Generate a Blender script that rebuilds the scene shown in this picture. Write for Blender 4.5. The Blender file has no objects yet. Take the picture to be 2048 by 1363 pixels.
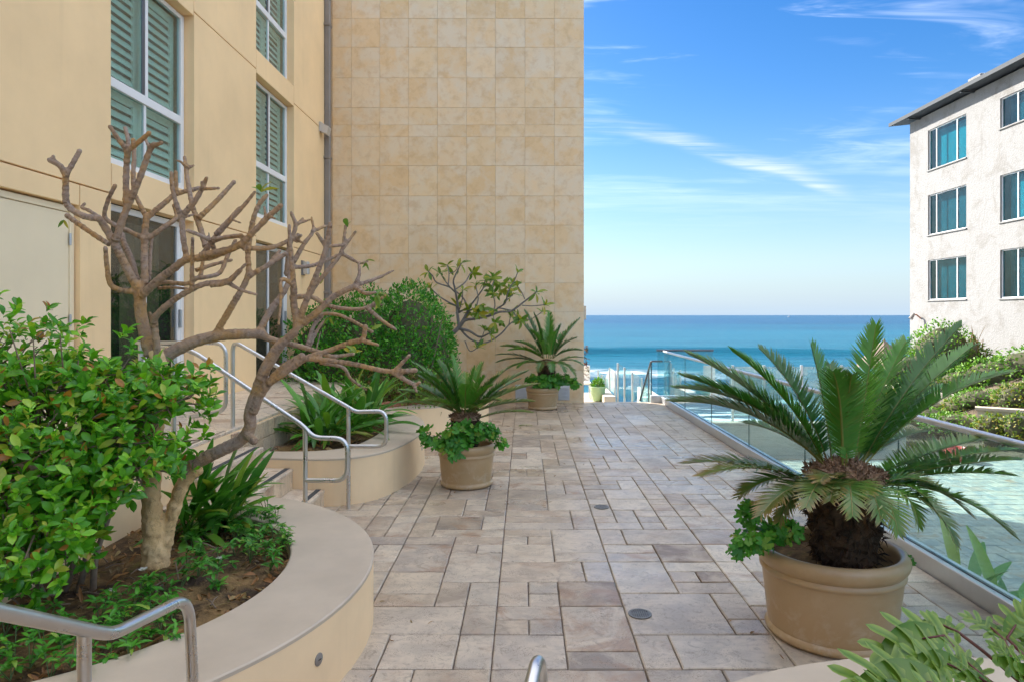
import bpy, bmesh, math, random
import numpy as np
from mathutils import Vector, Matrix, Quaternion, noise as mnoise

random.seed(7)
RNG = np.random.default_rng(11)
scene = bpy.context.scene
col = scene.collection
R = math.radians

# ------------------------------------------------------------------ camera
F, CX, CY, H = 1380.0, 1049.0, 630.0, 1.91        # focal length, vanishing point (px of a 2048 wide frame), eye height
cam_data = bpy.data.cameras.new('camera')
cam_data.sensor_width = 36.0
cam_data.lens = F / 2048 * 36.0
cam_data.shift_x = -(CX - 1024) / 2048
cam_data.shift_y = (CY - 681.5) / 2048
cam_data.clip_start = 0.05
cam_data.clip_end = 60000
cam = bpy.data.objects.new('camera', cam_data)
cam.location = (0, 0, H)
cam.rotation_euler = (R(90), 0, 0)
col.objects.link(cam)
scene.camera = cam

# ------------------------------------------------------------------ light
SUN_EL = R(33)
SUN_H = Vector((-0.75, 0.66, 0)).normalized()
SUN = Vector((SUN_H.x * math.cos(SUN_EL), SUN_H.y * math.cos(SUN_EL), math.sin(SUN_EL)))
sd = bpy.data.lights.new('sun', 'SUN')
sd.energy = 2.0
sd.angle = R(0.5)
sd.color = (1.0, 0.95, 0.87)
so = bpy.data.objects.new('sun', sd)
so.rotation_euler = SUN.to_track_quat('Z', 'Y').to_euler()
col.objects.link(so)

class NT:
    """small node-tree writer"""
    def __init__(s, tree):
        s.t = tree
        s.n = tree.nodes
        s.n.clear()
    def node(s, kind, ins=None, **props):
        nd = s.n.new(kind)
        for k, v in props.items():
            setattr(nd, k, v)
        for k, v in (ins or {}).items():
            s.put(nd.inputs[k], v)
        return nd
    def put(s, sock, v):
        if isinstance(v, bpy.types.NodeSocket):
            s.t.links.new(v, sock)
        elif isinstance(v, bpy.types.Node):
            s.t.links.new(v.outputs[0], sock)
        else:
            try:
                sock.default_value = v
            except Exception:
                sock.default_value = tuple(v) + (1.0,)
    def math(s, op, a, b=0.0, c=0.0, clamp=False):
        nd = s.n.new('ShaderNodeMath'); nd.operation = op; nd.use_clamp = clamp
        s.put(nd.inputs[0], a); s.put(nd.inputs[1], b)
        if op in ('MULTIPLY_ADD', 'SMOOTH_MIN'): s.put(nd.inputs[2], c)
        return nd.outputs[0]
    def vmath(s, op, a, b=(0, 0, 0), scale=None):
        nd = s.n.new('ShaderNodeVectorMath'); nd.operation = op
        s.put(nd.inputs[0], a)
        if op not in ('NORMALIZE',): s.put(nd.inputs[1], b)
        if scale is not None: s.put(nd.inputs['Scale'], scale)
        return nd.outputs[0]
    def ramp(s, fac, stops, interp='LINEAR'):
        nd = s.n.new('ShaderNodeValToRGB')
        cr = nd.color_ramp; cr.interpolation = interp
        while len(cr.elements) < len(stops): cr.elements.new(0.5)
        for e, (p, c) in zip(cr.elements, stops):
            e.position = p
            e.color = (c, c, c, 1) if isinstance(c, (int, float)) else tuple(c)[:3] + (1,)
        s.put(nd.inputs[0], fac)
        return nd.outputs[0]
    def mix(s, fac, a, b, mode='MIX'):
        nd = s.n.new('ShaderNodeMix'); nd.data_type = 'RGBA'; nd.blend_type = mode
        s.put(nd.inputs[0], fac); s.put(nd.inputs[6], c4(a)); s.put(nd.inputs[7], c4(b))
        return nd.outputs[2]
    def noise(s, vec, scale, detail=4.0, rough=0.55, dist=0.0, dims='3D'):
        nd = s.n.new('ShaderNodeTexNoise'); nd.noise_dimensions = dims
        if vec is not None: s.put(nd.inputs['Vector'], vec)
        s.put(nd.inputs['Scale'], scale); s.put(nd.inputs['Detail'], detail)
        s.put(nd.inputs['Roughness'], rough); s.put(nd.inputs['Distortion'], dist)
        return nd.outputs[0]
    def maprange(s, v, a, b, c, d, smooth=False):
        nd = s.n.new('ShaderNodeMapRange'); nd.clamp = True
        if smooth: nd.interpolation_type = 'SMOOTHSTEP'
        for i, x in enumerate((v, a, b, c, d)): s.put(nd.inputs[i], x)
        return nd.outputs[0]

def c4(v):
    if isinstance(v, (tuple, list)) and len(v) == 3: return tuple(v) + (1.0,)
    if isinstance(v, (int, float)): return (v, v, v, 1.0)
    return v
def S(r, g, b):
    """8-bit sRGB to linear"""
    f = lambda c: (c / 255 / 12.92) if c / 255 <= 0.04045 else ((c / 255 + 0.055) / 1.055) ** 2.4
    return (f(r), f(g), f(b))

world = bpy.data.worlds.new('World')
scene.world = world
world.use_nodes = True
w = NT(world.node_tree)
sky = w.node('ShaderNodeTexSky', sky_type='NISHITA')
sky.sun_disc = False
sky.sun_elevation = SUN_EL
sky.sun_rotation = math.atan2(SUN_H.x, SUN_H.y)
sky.altitude = 0
sky.air_density = 1.0
sky.dust_density = 0.55
sky.ozone_density = 2.2
tc = w.node('ShaderNodeTexCoord')
dirn = w.vmath('NORMALIZE', tc.outputs['Generated'])
sep = w.node('ShaderNodeSeparateXYZ', {0: dirn})
dx, dy, dz = sep.outputs
# bright cirrus sheet added over the whole dome as fill light
den = w.math('MAXIMUM', w.math('ADD', dz, 0.06), 0.06)
sheet = w.node('ShaderNodeCombineXYZ', {0: w.math('DIVIDE', dx, den), 1: w.math('DIVIDE', dy, den), 2: 0.0}).outputs[0]
SKY_SEED = (33.36, 13.06, 0.0)  # picked so the view falls in a clear gap of the fill clouds
mp = w.node('ShaderNodeMapping', {'Vector': sheet, 'Location': SKY_SEED, 'Rotation': (0, 0, R(28)), 'Scale': (0.30, 0.62, 1.0)})
fill_veil = w.noise(mp.outputs[0], 1.0, 5.0, 0.60, 0.7)
mpb = w.node('ShaderNodeMapping', {'Vector': sheet, 'Location': SKY_SEED, 'Rotation': (0, 0, R(34)), 'Scale': (0.9, 3.2, 1.0)})
fib = w.noise(mpb.outputs[0], 1.3, 5.0, 0.66, 0.9)
fill_veil = w.math('ADD', w.math('MULTIPLY', fill_veil, 0.72), w.math('MULTIPLY', fib, 0.28))
FILL_VEIL_RANGE = (0.445, 0.67, 0.0, 0.9)
fill_veil = w.maprange(fill_veil, *FILL_VEIL_RANGE, True)
# one long feather of ice cloud running over the sea
yy = w.math('MAXIMUM', dy, 0.05)
u = w.math('DIVIDE', dx, yy)
v = w.math('DIVIDE', dz, yy)
n1 = w.noise(w.node('ShaderNodeCombineXYZ', {0: u, 1: v, 2: 0.3}).outputs[0], 5.0, 2.0, 0.6)
n2m = w.node('ShaderNodeMapping', {'Vector': w.node('ShaderNodeCombineXYZ', {0: u, 1: v, 2: 0.0}).outputs[0],
                                   'Rotation': (0, 0, R(16)), 'Scale': (2.2, 34.0, 1.0)})
n2 = w.noise(n2m.outputs[0], 1.6, 4.0, 0.68, 0.4)
# centre line of the feather: v = 0.292 - 0.14u - 0.22u^2
cl = w.math('SUBTRACT', 0.283, w.math('ADD', w.math('MULTIPLY', u, 0.10), w.math('MULTIPLY', w.math('MULTIPLY', u, u), 0.265)))
off = w.math('SUBTRACT', w.math('SUBTRACT', v, cl), w.math('MULTIPLY', w.math('SUBTRACT', n1, 0.5), 0.03))
up = w.maprange(off, -0.004, w.math('ADD', 0.010, w.math('MULTIPLY', n2, 0.03)), 1.0, 0.0, True)
dn = w.maprange(off, -0.014, -0.001, 0.0, 1.0, True)
al = w.math('MULTIPLY', w.maprange(u, 0.03, 0.33, 0.22, 1.0, True), w.maprange(u, 0.40, 0.49, 1.0, 0.0, True))
feather = w.math('MULTIPLY', w.math('MULTIPLY', up, dn), al)
feather = w.math('MULTIPLY', feather, w.maprange(n2, 0.34, 0.66, 0.08, 1.0, True))
front = w.maprange(dy, 0.1, 0.3, 0.0, 1.0)
feather = w.math('MULTIPLY', feather, front)
cloud = w.math('MAXIMUM', fill_veil, w.math('MULTIPLY', feather, 0.85))
SKY_STRENGTH = 0.055
skycol = w.node('ShaderNodeHueSaturation', {'Hue': 0.508, 'Saturation': 1.42, 'Value': 0.55, 'Fac': 1.0, 'Color': sky.outputs[0]})
FILL_CLOUD = 11.0  # cloud radiance raised so the unseen dome brightens the shade
fill_cloudcol = w.mix(0.10, (FILL_CLOUD, FILL_CLOUD * 1.0, FILL_CLOUD * 1.0), skycol.outputs[0])
# pale sea haze standing on the horizon
HAZE = (1.58, 2.02, 2.52)
hz = w.math('POWER', w.maprange(dz, 0.0, 0.32, 1.0, 0.0), 2.3)
hazed = w.mix(w.math('MULTIPLY', hz, 0.98), skycol.outputs[0], HAZE)
# far clouds sink into the same haze, which keeps the sky in view clear
fadec = w.maprange(dz, 0.06, 0.42, 0.0, 1.0, True)
fill_cloudcol = w.mix(fadec, (2.0, 2.45, 2.8), fill_cloudcol)
final0 = w.mix(w.math('MULTIPLY', fill_veil, w.maprange(dz, 0.10, 0.44, 0.10, 1.0)), hazed, fill_cloudcol)
final = w.mix(w.math('MULTIPLY', feather, 0.85), final0, (2.75, 3.05, 3.25))
bg = w.node('ShaderNodeBackground', {'Color': final, 'Strength': SKY_STRENGTH})
w.node('ShaderNodeOutputWorld', {'Surface': bg})

scene.view_settings.view_transform = 'Standard'
scene.view_settings.look = 'None'
scene.view_settings.gamma = 1.0
scene.view_settings.exposure = 2.8
scene.cycles.max_bounces = 6
scene.cycles.glossy_bounces = 3
scene.cycles.use_adaptive_sampling = True
scene.cycles.adaptive_threshold = 0.03
scene.cycles.transparent_max_bounces = 24
scene.cycles.diffuse_bounces = 5
scene.cycles.caustics_reflective = False
scene.cycles.caustics_refractive = False
scene.cycles.use_denoising = True

# ------------------------------------------------------------------ helpers
def P(px, py, Y):
    """the point seen at photo pixel (px, py) at distance Y: used to measure the place"""
    return Vector(((px - CX) * Y / F, Y, H - (py - CY) * Y / F))

class MB:
    def __init__(s):
        s.v = []; s.f = []; s.a = []
    def add(s, verts, faces, a=None):
        o = len(s.v)
        s.v.extend([tuple(p) for p in verts])
        s.f.extend([tuple(i + o for i in f) for f in faces])
        if a is not None: s.a.extend(a if hasattr(a, '__len__') else [a] * len(verts))
        elif s.a: s.a.extend([0.0] * len(verts))
        return s
    def box(s, x0, x1, y0, y1, z0, z1):
        if x0 > x1: x0, x1 = x1, x0
        if y0 > y1: y0, y1 = y1, y0
        if z0 > z1: z0, z1 = z1, z0
        s.add([(x0, y0, z0), (x1, y0, z0), (x1, y1, z0), (x0, y1, z0), (x0, y0, z1), (x1, y0, z1), (x1, y1, z1), (x0, y1, z1)],
              [(0, 3, 2, 1), (4, 5, 6, 7), (0, 1, 5, 4), (1, 2, 6, 5), (2, 3, 7, 6), (3, 0, 4, 7)])
        return s
    def bbox(s, x0, x1, y0, y1, z0, z1, b=0.004):
        """box with chamfered top and vertical edges"""
        if x0 > x1: x0, x1 = x1, x0
        if y0 > y1: y0, y1 = y1, y0
        bm = bmesh.new()
        bmesh.ops.create_cube(bm, size=1.0)
        for q in bm.verts:
            q.co = Vector(((x0 + x1) / 2 + q.co.x * (x1 - x0), (y0 + y1) / 2 + q.co.y * (y1 - y0), (z0 + z1) / 2 + q.co.z * (z1 - z0)))
        bmesh.ops.bevel(bm, geom=list(bm.edges), offset=b, segments=1, affect='EDGES', profile=0.5)
        bm.verts.index_update()
        s.add([tuple(q.co) for q in bm.verts], [tuple(x.index for x in f.verts) for f in bm.faces])
        bm.free()
        return s
    def tube(s, pts, rad, n=10, cap=True, a=None, ring=0.0):
        pts = [Vector(p) for p in pts]
        m = len(pts)
        rads = list(rad) if hasattr(rad, '__len__') else [rad] * m
        tang = []
        for i in range(m):
            t = pts[min(i + 1, m - 1)] - pts[max(i - 1, 0)]
            tang.append(t.normalized() if t.length > 1e-9 else Vector((0, 0, 1)))
        ref = Vector((0, 0, 1)) if abs(tang[0].z) < 0.9 else Vector((1, 0, 0))
        nx = tang[0].cross(ref).normalized()
        vs, fs = [], []
        for i in range(m):
            if i:
                q = tang[i - 1].rotation_difference(tang[i])
                nx = (q @ nx)
                nx = (nx - tang[i] * nx.dot(tang[i])).normalized()
            ny = tang[i].cross(nx)
            for k in range(n):
                an = 2 * math.pi * k / n
                vs.append(pts[i] + (nx * math.cos(an) + ny * math.sin(an)) * rads[i])
        for i in range(m - 1):
            for k in range(n):
                k2 = (k + 1) % n
                fs.append((i * n + k, i * n + k2, (i + 1) * n + k2, (i + 1) * n + k))
        if cap:
            fs.append(tuple(reversed(range(n))))
            fs.append(tuple((m - 1) * n + k for k in range(n)))
        s.add(vs, fs, a)
        return s
    def lathe(s, prof, cx, cy, n=48, z0=0.0):
        vs, fs = [], []
        m = len(prof)
        for r, z in prof:
            for k in range(n):
                an = 2 * math.pi * k / n
                vs.append((cx + r * math.cos(an), cy + r * math.sin(an), z0 + z))
        for i in range(m - 1):
            for k in range(n):
                k2 = (k + 1) % n
                fs.append((i * n + k, i * n + k2, (i + 1) * n + k2, (i + 1) * n + k))
        s.add(vs, fs)
        return s
    def mesh(s, name, mat=None, smooth=False, auto=None):
        me = bpy.data.meshes.new(name)
        me.from_pydata(s.v, [], s.f)
        if s.a:
            at = me.attributes.new('tone', 'FLOAT', 'POINT')
            at.data.foreach_set('value', np.array(s.a, dtype=np.float32))
        if mat: me.materials.append(mat)
        if smooth:
            me.polygons.foreach_set('use_smooth', [True] * len(me.polygons))
        me.update()
        if auto is not None:
            try: me.set_sharp_from_angle(angle=auto)
            except Exception: pass
        return me
    def build(s, name, mat, parent=None, smooth=False, auto=None):
        return link(name, s.mesh(name, mat, smooth, auto), parent)

def link(name, me, parent=None, loc=None):
    o = bpy.data.objects.new(name, me)
    col.objects.link(o)
    if parent is not None:
        o.parent = parent
        off = Vector((0, 0, 0))
        p = parent
        while p is not None:
            off += Vector(p.location); p = p.parent
        o.location = -off if loc is None else Vector(loc) - off
    elif loc is not None:
        o.location = loc
    return o

def thing(name, label, cat, loc=(0, 0, 0), group=None):
    o = bpy.data.objects.new(name, None)
    col.objects.link(o)
    o.location = loc
    o.empty_display_size = 0.1
    return tag(o, label, cat, group)
def tag(o, label=None, cat=None, group=None, kind=None):
    if label: o['label'] = label
    if cat: o['category'] = cat
    if group: o['group'] = group
    if kind: o['kind'] = kind
    return o
def structure(o, label=None):
    o['kind'] = 'structure'
    if label: o['label'] = label
    return o

def smooth_path(pts, per=6):
    """Catmull-Rom through points (each a tuple of any length)"""
    a = [np.array(p, float) for p in pts]
    if len(a) < 3:
        return [tuple(a[0] + (a[1] - a[0]) * t / per) for t in range(per + 1)]
    ext = [2 * a[0] - a[1]] + a + [2 * a[-1] - a[-2]]
    out = []
    for i in range(1, len(ext) - 2):
        p0, p1, p2, p3 = ext[i - 1:i + 3]
        for k in range(per):
            t = k / per
            out.append(tuple(0.5 * (2 * p1 + (p2 - p0) * t + (2 * p0 - 5 * p1 + 4 * p2 - p3) * t * t + (3 * p1 - p0 - 3 * p2 + p3) * t ** 3)))
    out.append(tuple(a[-1]))
    return out

# ------------------------------------------------------------------ materials
def new_mat(name):
    m = bpy.data.materials.new(name)
    m.use_nodes = True
    return m, NT(m.node_tree)
def out(t, bsdf, disp=None):
    t.node('ShaderNodeOutputMaterial', {'Surface': bsdf})
def pos(t):
    return t.node('ShaderNodeNewGeometry').outputs['Position']
def orand(t):
    return t.node('ShaderNodeObjectInfo').outputs['Random']
def bump(t, h, strength=0.3, dist=0.01, normal=None):
    ins = {'Height': h, 'Strength': strength, 'Distance': dist}
    if normal is not None: ins['Normal'] = normal
    return t.node('ShaderNodeBump', ins).outputs[0]

def m_paint(name, colr, rough=0.55, var=0.12, scale=3.0, bumpy=0.15, bscale=220, metallic=0.0, streak=0.0, spec=0.5):
    m, t = new_mat(name)
    p = pos(t)
    n = t.noise(p, scale, 6, 0.6)
    c = t.mix(t.maprange(n, 0.3, 0.7, 0, 1), tuple(x * (1 - var) for x in colr), tuple(min(1, x * (1 + var)) for x in colr))
    if streak:
        mpn = t.node('ShaderNodeMapping', {'Vector': p, 'Scale': (5.0, 5.0, 0.35)})
        sn = t.noise(mpn.outputs[0], 1.0, 6, 0.65)
        c = t.mix(t.maprange(sn, 0.56, 0.78, 0, streak), c, tuple(x * 0.55 for x in colr))
    nrm = bump(t, t.noise(p, bscale, 3, 0.6), bumpy, 0.002)
    b = t.node('ShaderNodeBsdfPrincipled', {'Base Color': c, 'Roughness': t.maprange(n, 0.2, 0.8, rough - 0.07, rough + 0.07), 'Metallic': metallic,
                                            'Normal': nrm, 'Specular IOR Level': spec})
    out(t, b)
    return m

M = {}
M['stucco'] = m_paint('beige stucco', (0.92, 0.66, 0.365), 0.8, 0.07, 0.9, 0.5, 90, streak=0.14, spec=0.2)
M['planter'] = m_paint('cream planter render', (0.89, 0.67, 0.41), 0.7, 0.07, 1.4, 0.35, 110, streak=0.20, spec=0.3)
M['coping'] = m_paint('taupe coping paint', (0.53, 0.44, 0.335), 0.6, 0.10, 2.6, 0.3, 120, streak=0.0, spec=0.35)
M['white_frame'] = m_paint('white window frame', (0.80, 0.80, 0.79), 0.4, 0.04, 2, 0.05)
M['shutter'] = m_paint('shutter paint', (0.80, 0.82, 0.76), 0.5, 0.04, 2, 0.05)
M['cream_door'] = m_paint('cream steel door', (0.84, 0.70, 0.47), 0.5, 0.06, 0.8, 0.08, streak=0.05)
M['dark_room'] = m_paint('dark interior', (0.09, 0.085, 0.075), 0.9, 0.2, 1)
M['grey_metal'] = m_paint('grey downspout', (0.26, 0.235, 0.21), 0.5, 0.12, 3, 0.05, metallic=0.2)
M['alu'] = m_paint('brushed aluminium shoe', (0.60, 0.61, 0.62), 0.38, 0.06, 6, 0.06, metallic=0.75)
M['bronze'] = m_paint('dark rail metal', (0.13, 0.14, 0.16), 0.35, 0.1, 5, 0.04, metallic=0.8)
M['strip'] = m_paint('anti slip strip', (0.06, 0.065, 0.07), 0.85, 0.2, 30, 0.4, 300)
M['hinge'] = m_paint('hinge steel', (0.5, 0.5, 0.5), 0.4, 0.1, 8, 0.05, metallic=0.8)
M['grate'] = m_paint('drain grate', (0.22, 0.21, 0.19), 0.5, 0.2, 30, 0.2, metallic=0.5)
M['roof'] = m_paint('slate blue roof edge', (0.035, 0.042, 0.05), 0.7, 0.2, 6, 0.3, 60)
M['sand_render'] = m_paint('pale cream render', (0.62, 0.55, 0.44), 0.8, 0.08, 1.0, 0.3, 90)
M['umbrella'] = m_paint('brown umbrella cloth', (0.24, 0.175, 0.14), 0.85, 0.12, 3, 0.2)
M['celadon'] = m_paint('celadon glaze', (0.30, 0.46, 0.25), 0.18, 0.12, 6, 0.04)
M['black'] = m_paint('black plastic', (0.02, 0.02, 0.022), 0.5, 0.1, 5, 0.05)
M['terracotta'] = m_paint('terracotta edging', (0.36, 0.15, 0.085), 0.75, 0.2, 9, 0.4, 90)
M['red'] = m_paint('faded red plastic', (0.55, 0.06, 0.045), 0.4, 0.1, 4, 0.05)

def m_steel():
    m, t = new_mat('stainless steel tube')
    p = pos(t)
    n = t.noise(p, 9, 5, 0.6)
    fine = t.noise(p, 260, 2, 0.5)
    b = t.node('ShaderNodeBsdfPrincipled', {'Base Color': t.mix(n, (0.56, 0.55, 0.53), (0.70, 0.70, 0.69)), 'Metallic': 1.0,
        'Roughness': t.maprange(n, 0.3, 0.75, 0.24, 0.40), 'Normal': bump(t, fine, 0.05, 0.0006)})
    out(t, b); return m
M['steel'] = m_steel()

def m_glass(name, tint, ior=1.45, rough=0.0, dirt=0.03):
    m, t = new_mat(name)
    back = t.node('ShaderNodeNewGeometry').outputs['Backfacing']
    fr = t.node('ShaderNodeFresnel', {'IOR': t.math('ADD', ior, t.math('MULTIPLY', back, 1.0 / ior - ior))})
    tr = t.node('ShaderNodeBsdfTransparent', {'Color': c4(tint)})
    gl = t.node('ShaderNodeBsdfGlossy', {'Color': (0.95, 0.98, 0.98, 1), 'Roughness': rough})
    mx = t.node('ShaderNodeMixShader', {0: fr.outputs[0], 1: tr.outputs[0], 2: gl.outputs[0]})
    df = t.node('ShaderNodeBsdfDiffuse', {'Color': (0.6, 0.68, 0.66, 1)})
    dn = t.maprange(t.noise(pos(t), 3.0, 5, 0.6), 0.45, 0.8, dirt * 0.3, dirt)
    mx2 = t.node('ShaderNodeMixShader', {0: dn, 1: mx.outputs[0], 2: df.outputs[0]})
    out(t, mx2); return m
M['glass'] = m_glass('balustrade glass', (0.74, 0.91, 0.92), 1.58)
M['glass_edge'] = m_paint('glass edge', (0.03, 0.10, 0.09), 0.15, 0.05)
M['win_glass'] = m_glass('green tinted window glass', (0.74, 0.88, 0.86), 1.6, 0.0, 0.05)
M['door_glass'] = m_glass('bronze tinted door glass', (0.62, 0.62, 0.57), 1.8, 0.0, 0.03)
M['teal_glass'] = m_glass('teal tinted window glass', (0.06, 0.62, 0.68), 1.35, 0.0, 0.02)

def m_travertine():
    m, t = new_mat('honed limestone wall tile')
    p = t.vmath('ADD', pos(t), t.vmath('SCALE', t.node('ShaderNodeCombineXYZ', {0: orand(t), 1: 0.3, 2: orand(t)}).outputs[0], (0, 0, 0), 37.0))
    r = orand(t)
    base = t.ramp(r, [(0.0, (0.818, 0.566, 0.286)), (0.16, (0.874, 0.628, 0.348)), (0.32, (0.899, 0.671, 0.397)), (0.46, (0.830, 0.578, 0.298)), (0.60, (0.886, 0.683, 0.428)), (0.74, (0.868, 0.615, 0.329)), (0.88, (0.793, 0.566, 0.310)), (1.0, (0.892, 0.659, 0.372))])
    n = t.noise(p, 2.2, 7, 0.6, 0.25)
    c = t.mix(t.maprange(n, 0.42, 0.60, 0, 1.0), base, t.mix(0.6, base, (0.84, 0.72, 0.54)))
    n2 = t.noise(p, 4.5, 7, 0.68, 0.3)
    c = t.mix(t.maprange(n2, 0.48, 0.66, 0, 0.6), c, t.mix(0.55, base, (0.58, 0.34, 0.13)))
    v = t.noise(p, 46, 4, 0.65)
    c = t.mix(t.maprange(v, 0.60, 0.78, 0, 0.16), c, (0.36, 0.25, 0.15))
    b = t.node('ShaderNodeBsdfPrincipled', {'Base Color': c, 'Roughness': t.maprange(n2, 0.3, 0.7, 0.42, 0.62), 'Normal': bump(t, t.math('ADD', v, t.math('MULTIPLY', n2, 0.6)), 0.16, 0.003)})
    out(t, b); return m
M['wall_tile'] = m_travertine()

def m_paver(name, stops, gloss=0.28):
    m, t = new_mat(name)
    r = orand(t)
    sh = t.node('ShaderNodeCombineXYZ', {0: t.math('MULTIPLY', r, 91.0), 1: t.math('MULTIPLY', r, -57.0), 2: 0.0}).outputs[0]
    p = t.vmath('ADD', pos(t), sh)
    base = t.ramp(r, stops)
    n = t.noise(p, 4.2, 8, 0.64, 0.6)
    c = t.mix(t.maprange(n, 0.40, 0.60, 0, 0.8), base, t.mix(0.42, base, (0.881, 0.724, 0.530)))
    # rust and clay coloured blotches, on some stones only
    n2 = t.noise(p, 2.1, 8, 0.7, 1.2)
    some = t.maprange(t.math('FRACT', t.math('MULTIPLY', r, 7.31)), 0.15, 0.9, 0.0, 0.85)
    c = t.mix(t.math('MULTIPLY', t.maprange(n2, 0.50, 0.62, 0, 1), some), c, (0.36, 0.22, 0.135))
    n3 = t.noise(p, 9.0, 7, 0.72, 2.0)
    c = t.mix(t.maprange(n3, 0.52, 0.68, 0, 0.75), c, (0.25, 0.20, 0.155))
    # bands of the bed, drawn out along x
    bm_ = t.node('ShaderNodeMapping', {'Vector': p, 'Scale': (1.0, 6.0, 1.0), 'Rotation': (0, 0, R(12))})
    n4 = t.noise(bm_.outputs[0], 3.0, 6, 0.65, 0.6)
    c = t.mix(t.maprange(n4, 0.52, 0.70, 0, 0.55), c, (0.40, 0.32, 0.26))
    # open pores
    vo = t.noise(p, 130.0, 2, 0.7, 0.2)
    patch = t.maprange(t.noise(p, 6.0, 3, 0.5), 0.42, 0.62, 0.0, 1.0)
    pit = t.math('MULTIPLY', t.maprange(vo, 0.57, 0.66, 0, 1), patch)
    c = t.mix(t.math('MULTIPLY', pit, 0.75), c, (0.13, 0.10, 0.08))
    wet = t.noise(pos(t), 0.55, 5, 0.6)
    ro = t.math('ADD', t.maprange(wet, 0.38, 0.66, gloss + 0.22, gloss - 0.06, True), t.math('MULTIPLY', pit, 0.3))
    hgt = t.math('SUBTRACT', t.math('MULTIPLY', n3, 0.5), pit)
    b = t.node('ShaderNodeBsdfPrincipled', {'Base Color': c, 'Roughness': ro, 'Normal': bump(t, hgt, 0.35, 0.004)})
    out(t, b); return m
M['paver'] = m_paver('tumbled travertine paver', [(0.0, (0.353, 0.268, 0.187)), (0.14, (0.511, 0.435, 0.340)), (0.28, (0.401, 0.347, 0.283)), (0.42, (0.253, 0.202, 0.158)), (0.54, (0.544, 0.473, 0.381)),
                               (0.66, (0.370, 0.287, 0.211)), (0.76, (0.307, 0.268, 0.235)), (0.86, (0.495, 0.418, 0.333)), (0.94, (0.214, 0.147, 0.098)), (1.0, (0.448, 0.379, 0.299))])
M['step_stone'] = m_paver('pale step stone', [(0.0, (0.70, 0.60, 0.48)), (1.0, (0.66, 0.55, 0.43))])
M['riser_stone'] = m_paver('honey riser tile', [(0.0, (0.60, 0.46, 0.30)), (0.5, (0.66, 0.53, 0.37)), (1.0, (0.57, 0.44, 0.29))])
M['court_paver'] = m_paver('grey green court paver', [(0.0, (0.248, 0.280, 0.272)), (0.25, (0.291, 0.322, 0.312)), (0.5, (0.223, 0.259, 0.264)), (0.75, (0.310, 0.322, 0.288)), (1.0, (0.260, 0.294, 0.296))], 0.5)
M['grout'] = m_paint('dark sand joint', (0.24, 0.19, 0.15), 0.95, 0.3, 20, 0.6, 90)
M['wall_grout'] = m_paint('wall joint mortar', (0.60, 0.46, 0.30), 0.9, 0.1, 6)

def m_white_stucco():
    m, t = new_mat('weathered white stucco')
    p = pos(t)
    n = t.noise(p, 1.1, 9, 0.7, 0.6)
    mpn = t.node('ShaderNodeMapping', {'Vector': p, 'Scale': (3.0, 3.0, 0.6)})
    n2 = t.noise(mpn.outputs[0], 1.2, 8, 0.72, 1.0)
    c = t.mix(t.maprange(n, 0.5, 0.63, 0, 0.8), (0.270, 0.265, 0.258), (0.211, 0.199, 0.184))
    c = t.mix(t.maprange(n2, 0.56, 0.72, 0, 0.5), c, (0.172, 0.158, 0.143))
    b = t.node('ShaderNodeBsdfPrincipled', {'Base Color': c, 'Roughness': 0.9, 'Specular IOR Level': 0.15, 'Normal': bump(t, t.math('ADD', n, t.noise(p, 14, 6, 0.7)), 0.5, 0.05)})
    out(t, b); return m
M['white_stucco'] = m_white_stucco()

def m_leaf(name, stops, rough=0.32, trans=0.25, brown=None, spec=0.5, nscale=30, under=None):
    """leaf: tone per leaf (attribute on joined foliage, object random on single leaves)"""
    m, t = new_mat(name)
    at = t.node('ShaderNodeAttribute', attribute_name='tone').outputs['Fac']
    k = t.math('FRACT', t.math('ADD', at, orand(t)))
    c = t.ramp(k, stops)
    n = t.noise(pos(t), nscale, 3, 0.6)
    c = t.mix(t.maprange(n, 0.3, 0.7, 0, 0.35), c, t.mix(0.6, c, (0.01, 0.03, 0.008)))
    if brown is not None:
        ba = t.node('ShaderNodeAttribute', attribute_name='brown').outputs['Fac']
        c = t.mix(ba, c, brown)
    b = t.node('ShaderNodeBsdfPrincipled', {'Base Color': c, 'Roughness': rough, 'Specular IOR Level': spec, 'Normal': bump(t, n, 0.12, 0.004)})
    tr = t.node('ShaderNodeBsdfTranslucent', {'Color': t.mix(0.5, c, t.mix(1.0, c, (1.4, 1.9, 0.5), 'MULTIPLY'))})
    mx = t.node('ShaderNodeMixShader', {0: trans, 1: b.outputs[0], 2: tr.outputs[0]})
    out(t, mx); return m
M['bush_leaf'] = m_leaf('glossy bush leaf', [(0.0, (0.068, 0.259, 0.018)), (0.3, (0.105, 0.365, 0.020)), (0.55, (0.176, 0.489, 0.022)), (0.78, (0.278, 0.626, 0.030)), (0.90, (0.425, 0.536, 0.050)), (0.955, (0.368, 0.434, 0.040)), (0.975, (0.481, 0.217, 0.035)), (1.0, (0.425, 0.153, 0.030))], 0.30, 0.3)
M['hedge_leaf'] = m_leaf('hedge leaf', [(0.0, (0.032, 0.170, 0.013)), (0.4, (0.059, 0.280, 0.018)), (0.75, (0.101, 0.400, 0.022)), (0.95, (0.200, 0.520, 0.033)), (1.0, (0.291, 0.260, 0.033))], 0.4, 0.22)
M['strel_leaf'] = m_leaf('bird of paradise leaf', [(0.0, (0.052, 0.193, 0.024)), (0.5, (0.097, 0.294, 0.033)), (0.85, (0.148, 0.370, 0.033)), (1.0, (0.350, 0.370, 0.044))], 0.33, 0.25)
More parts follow.
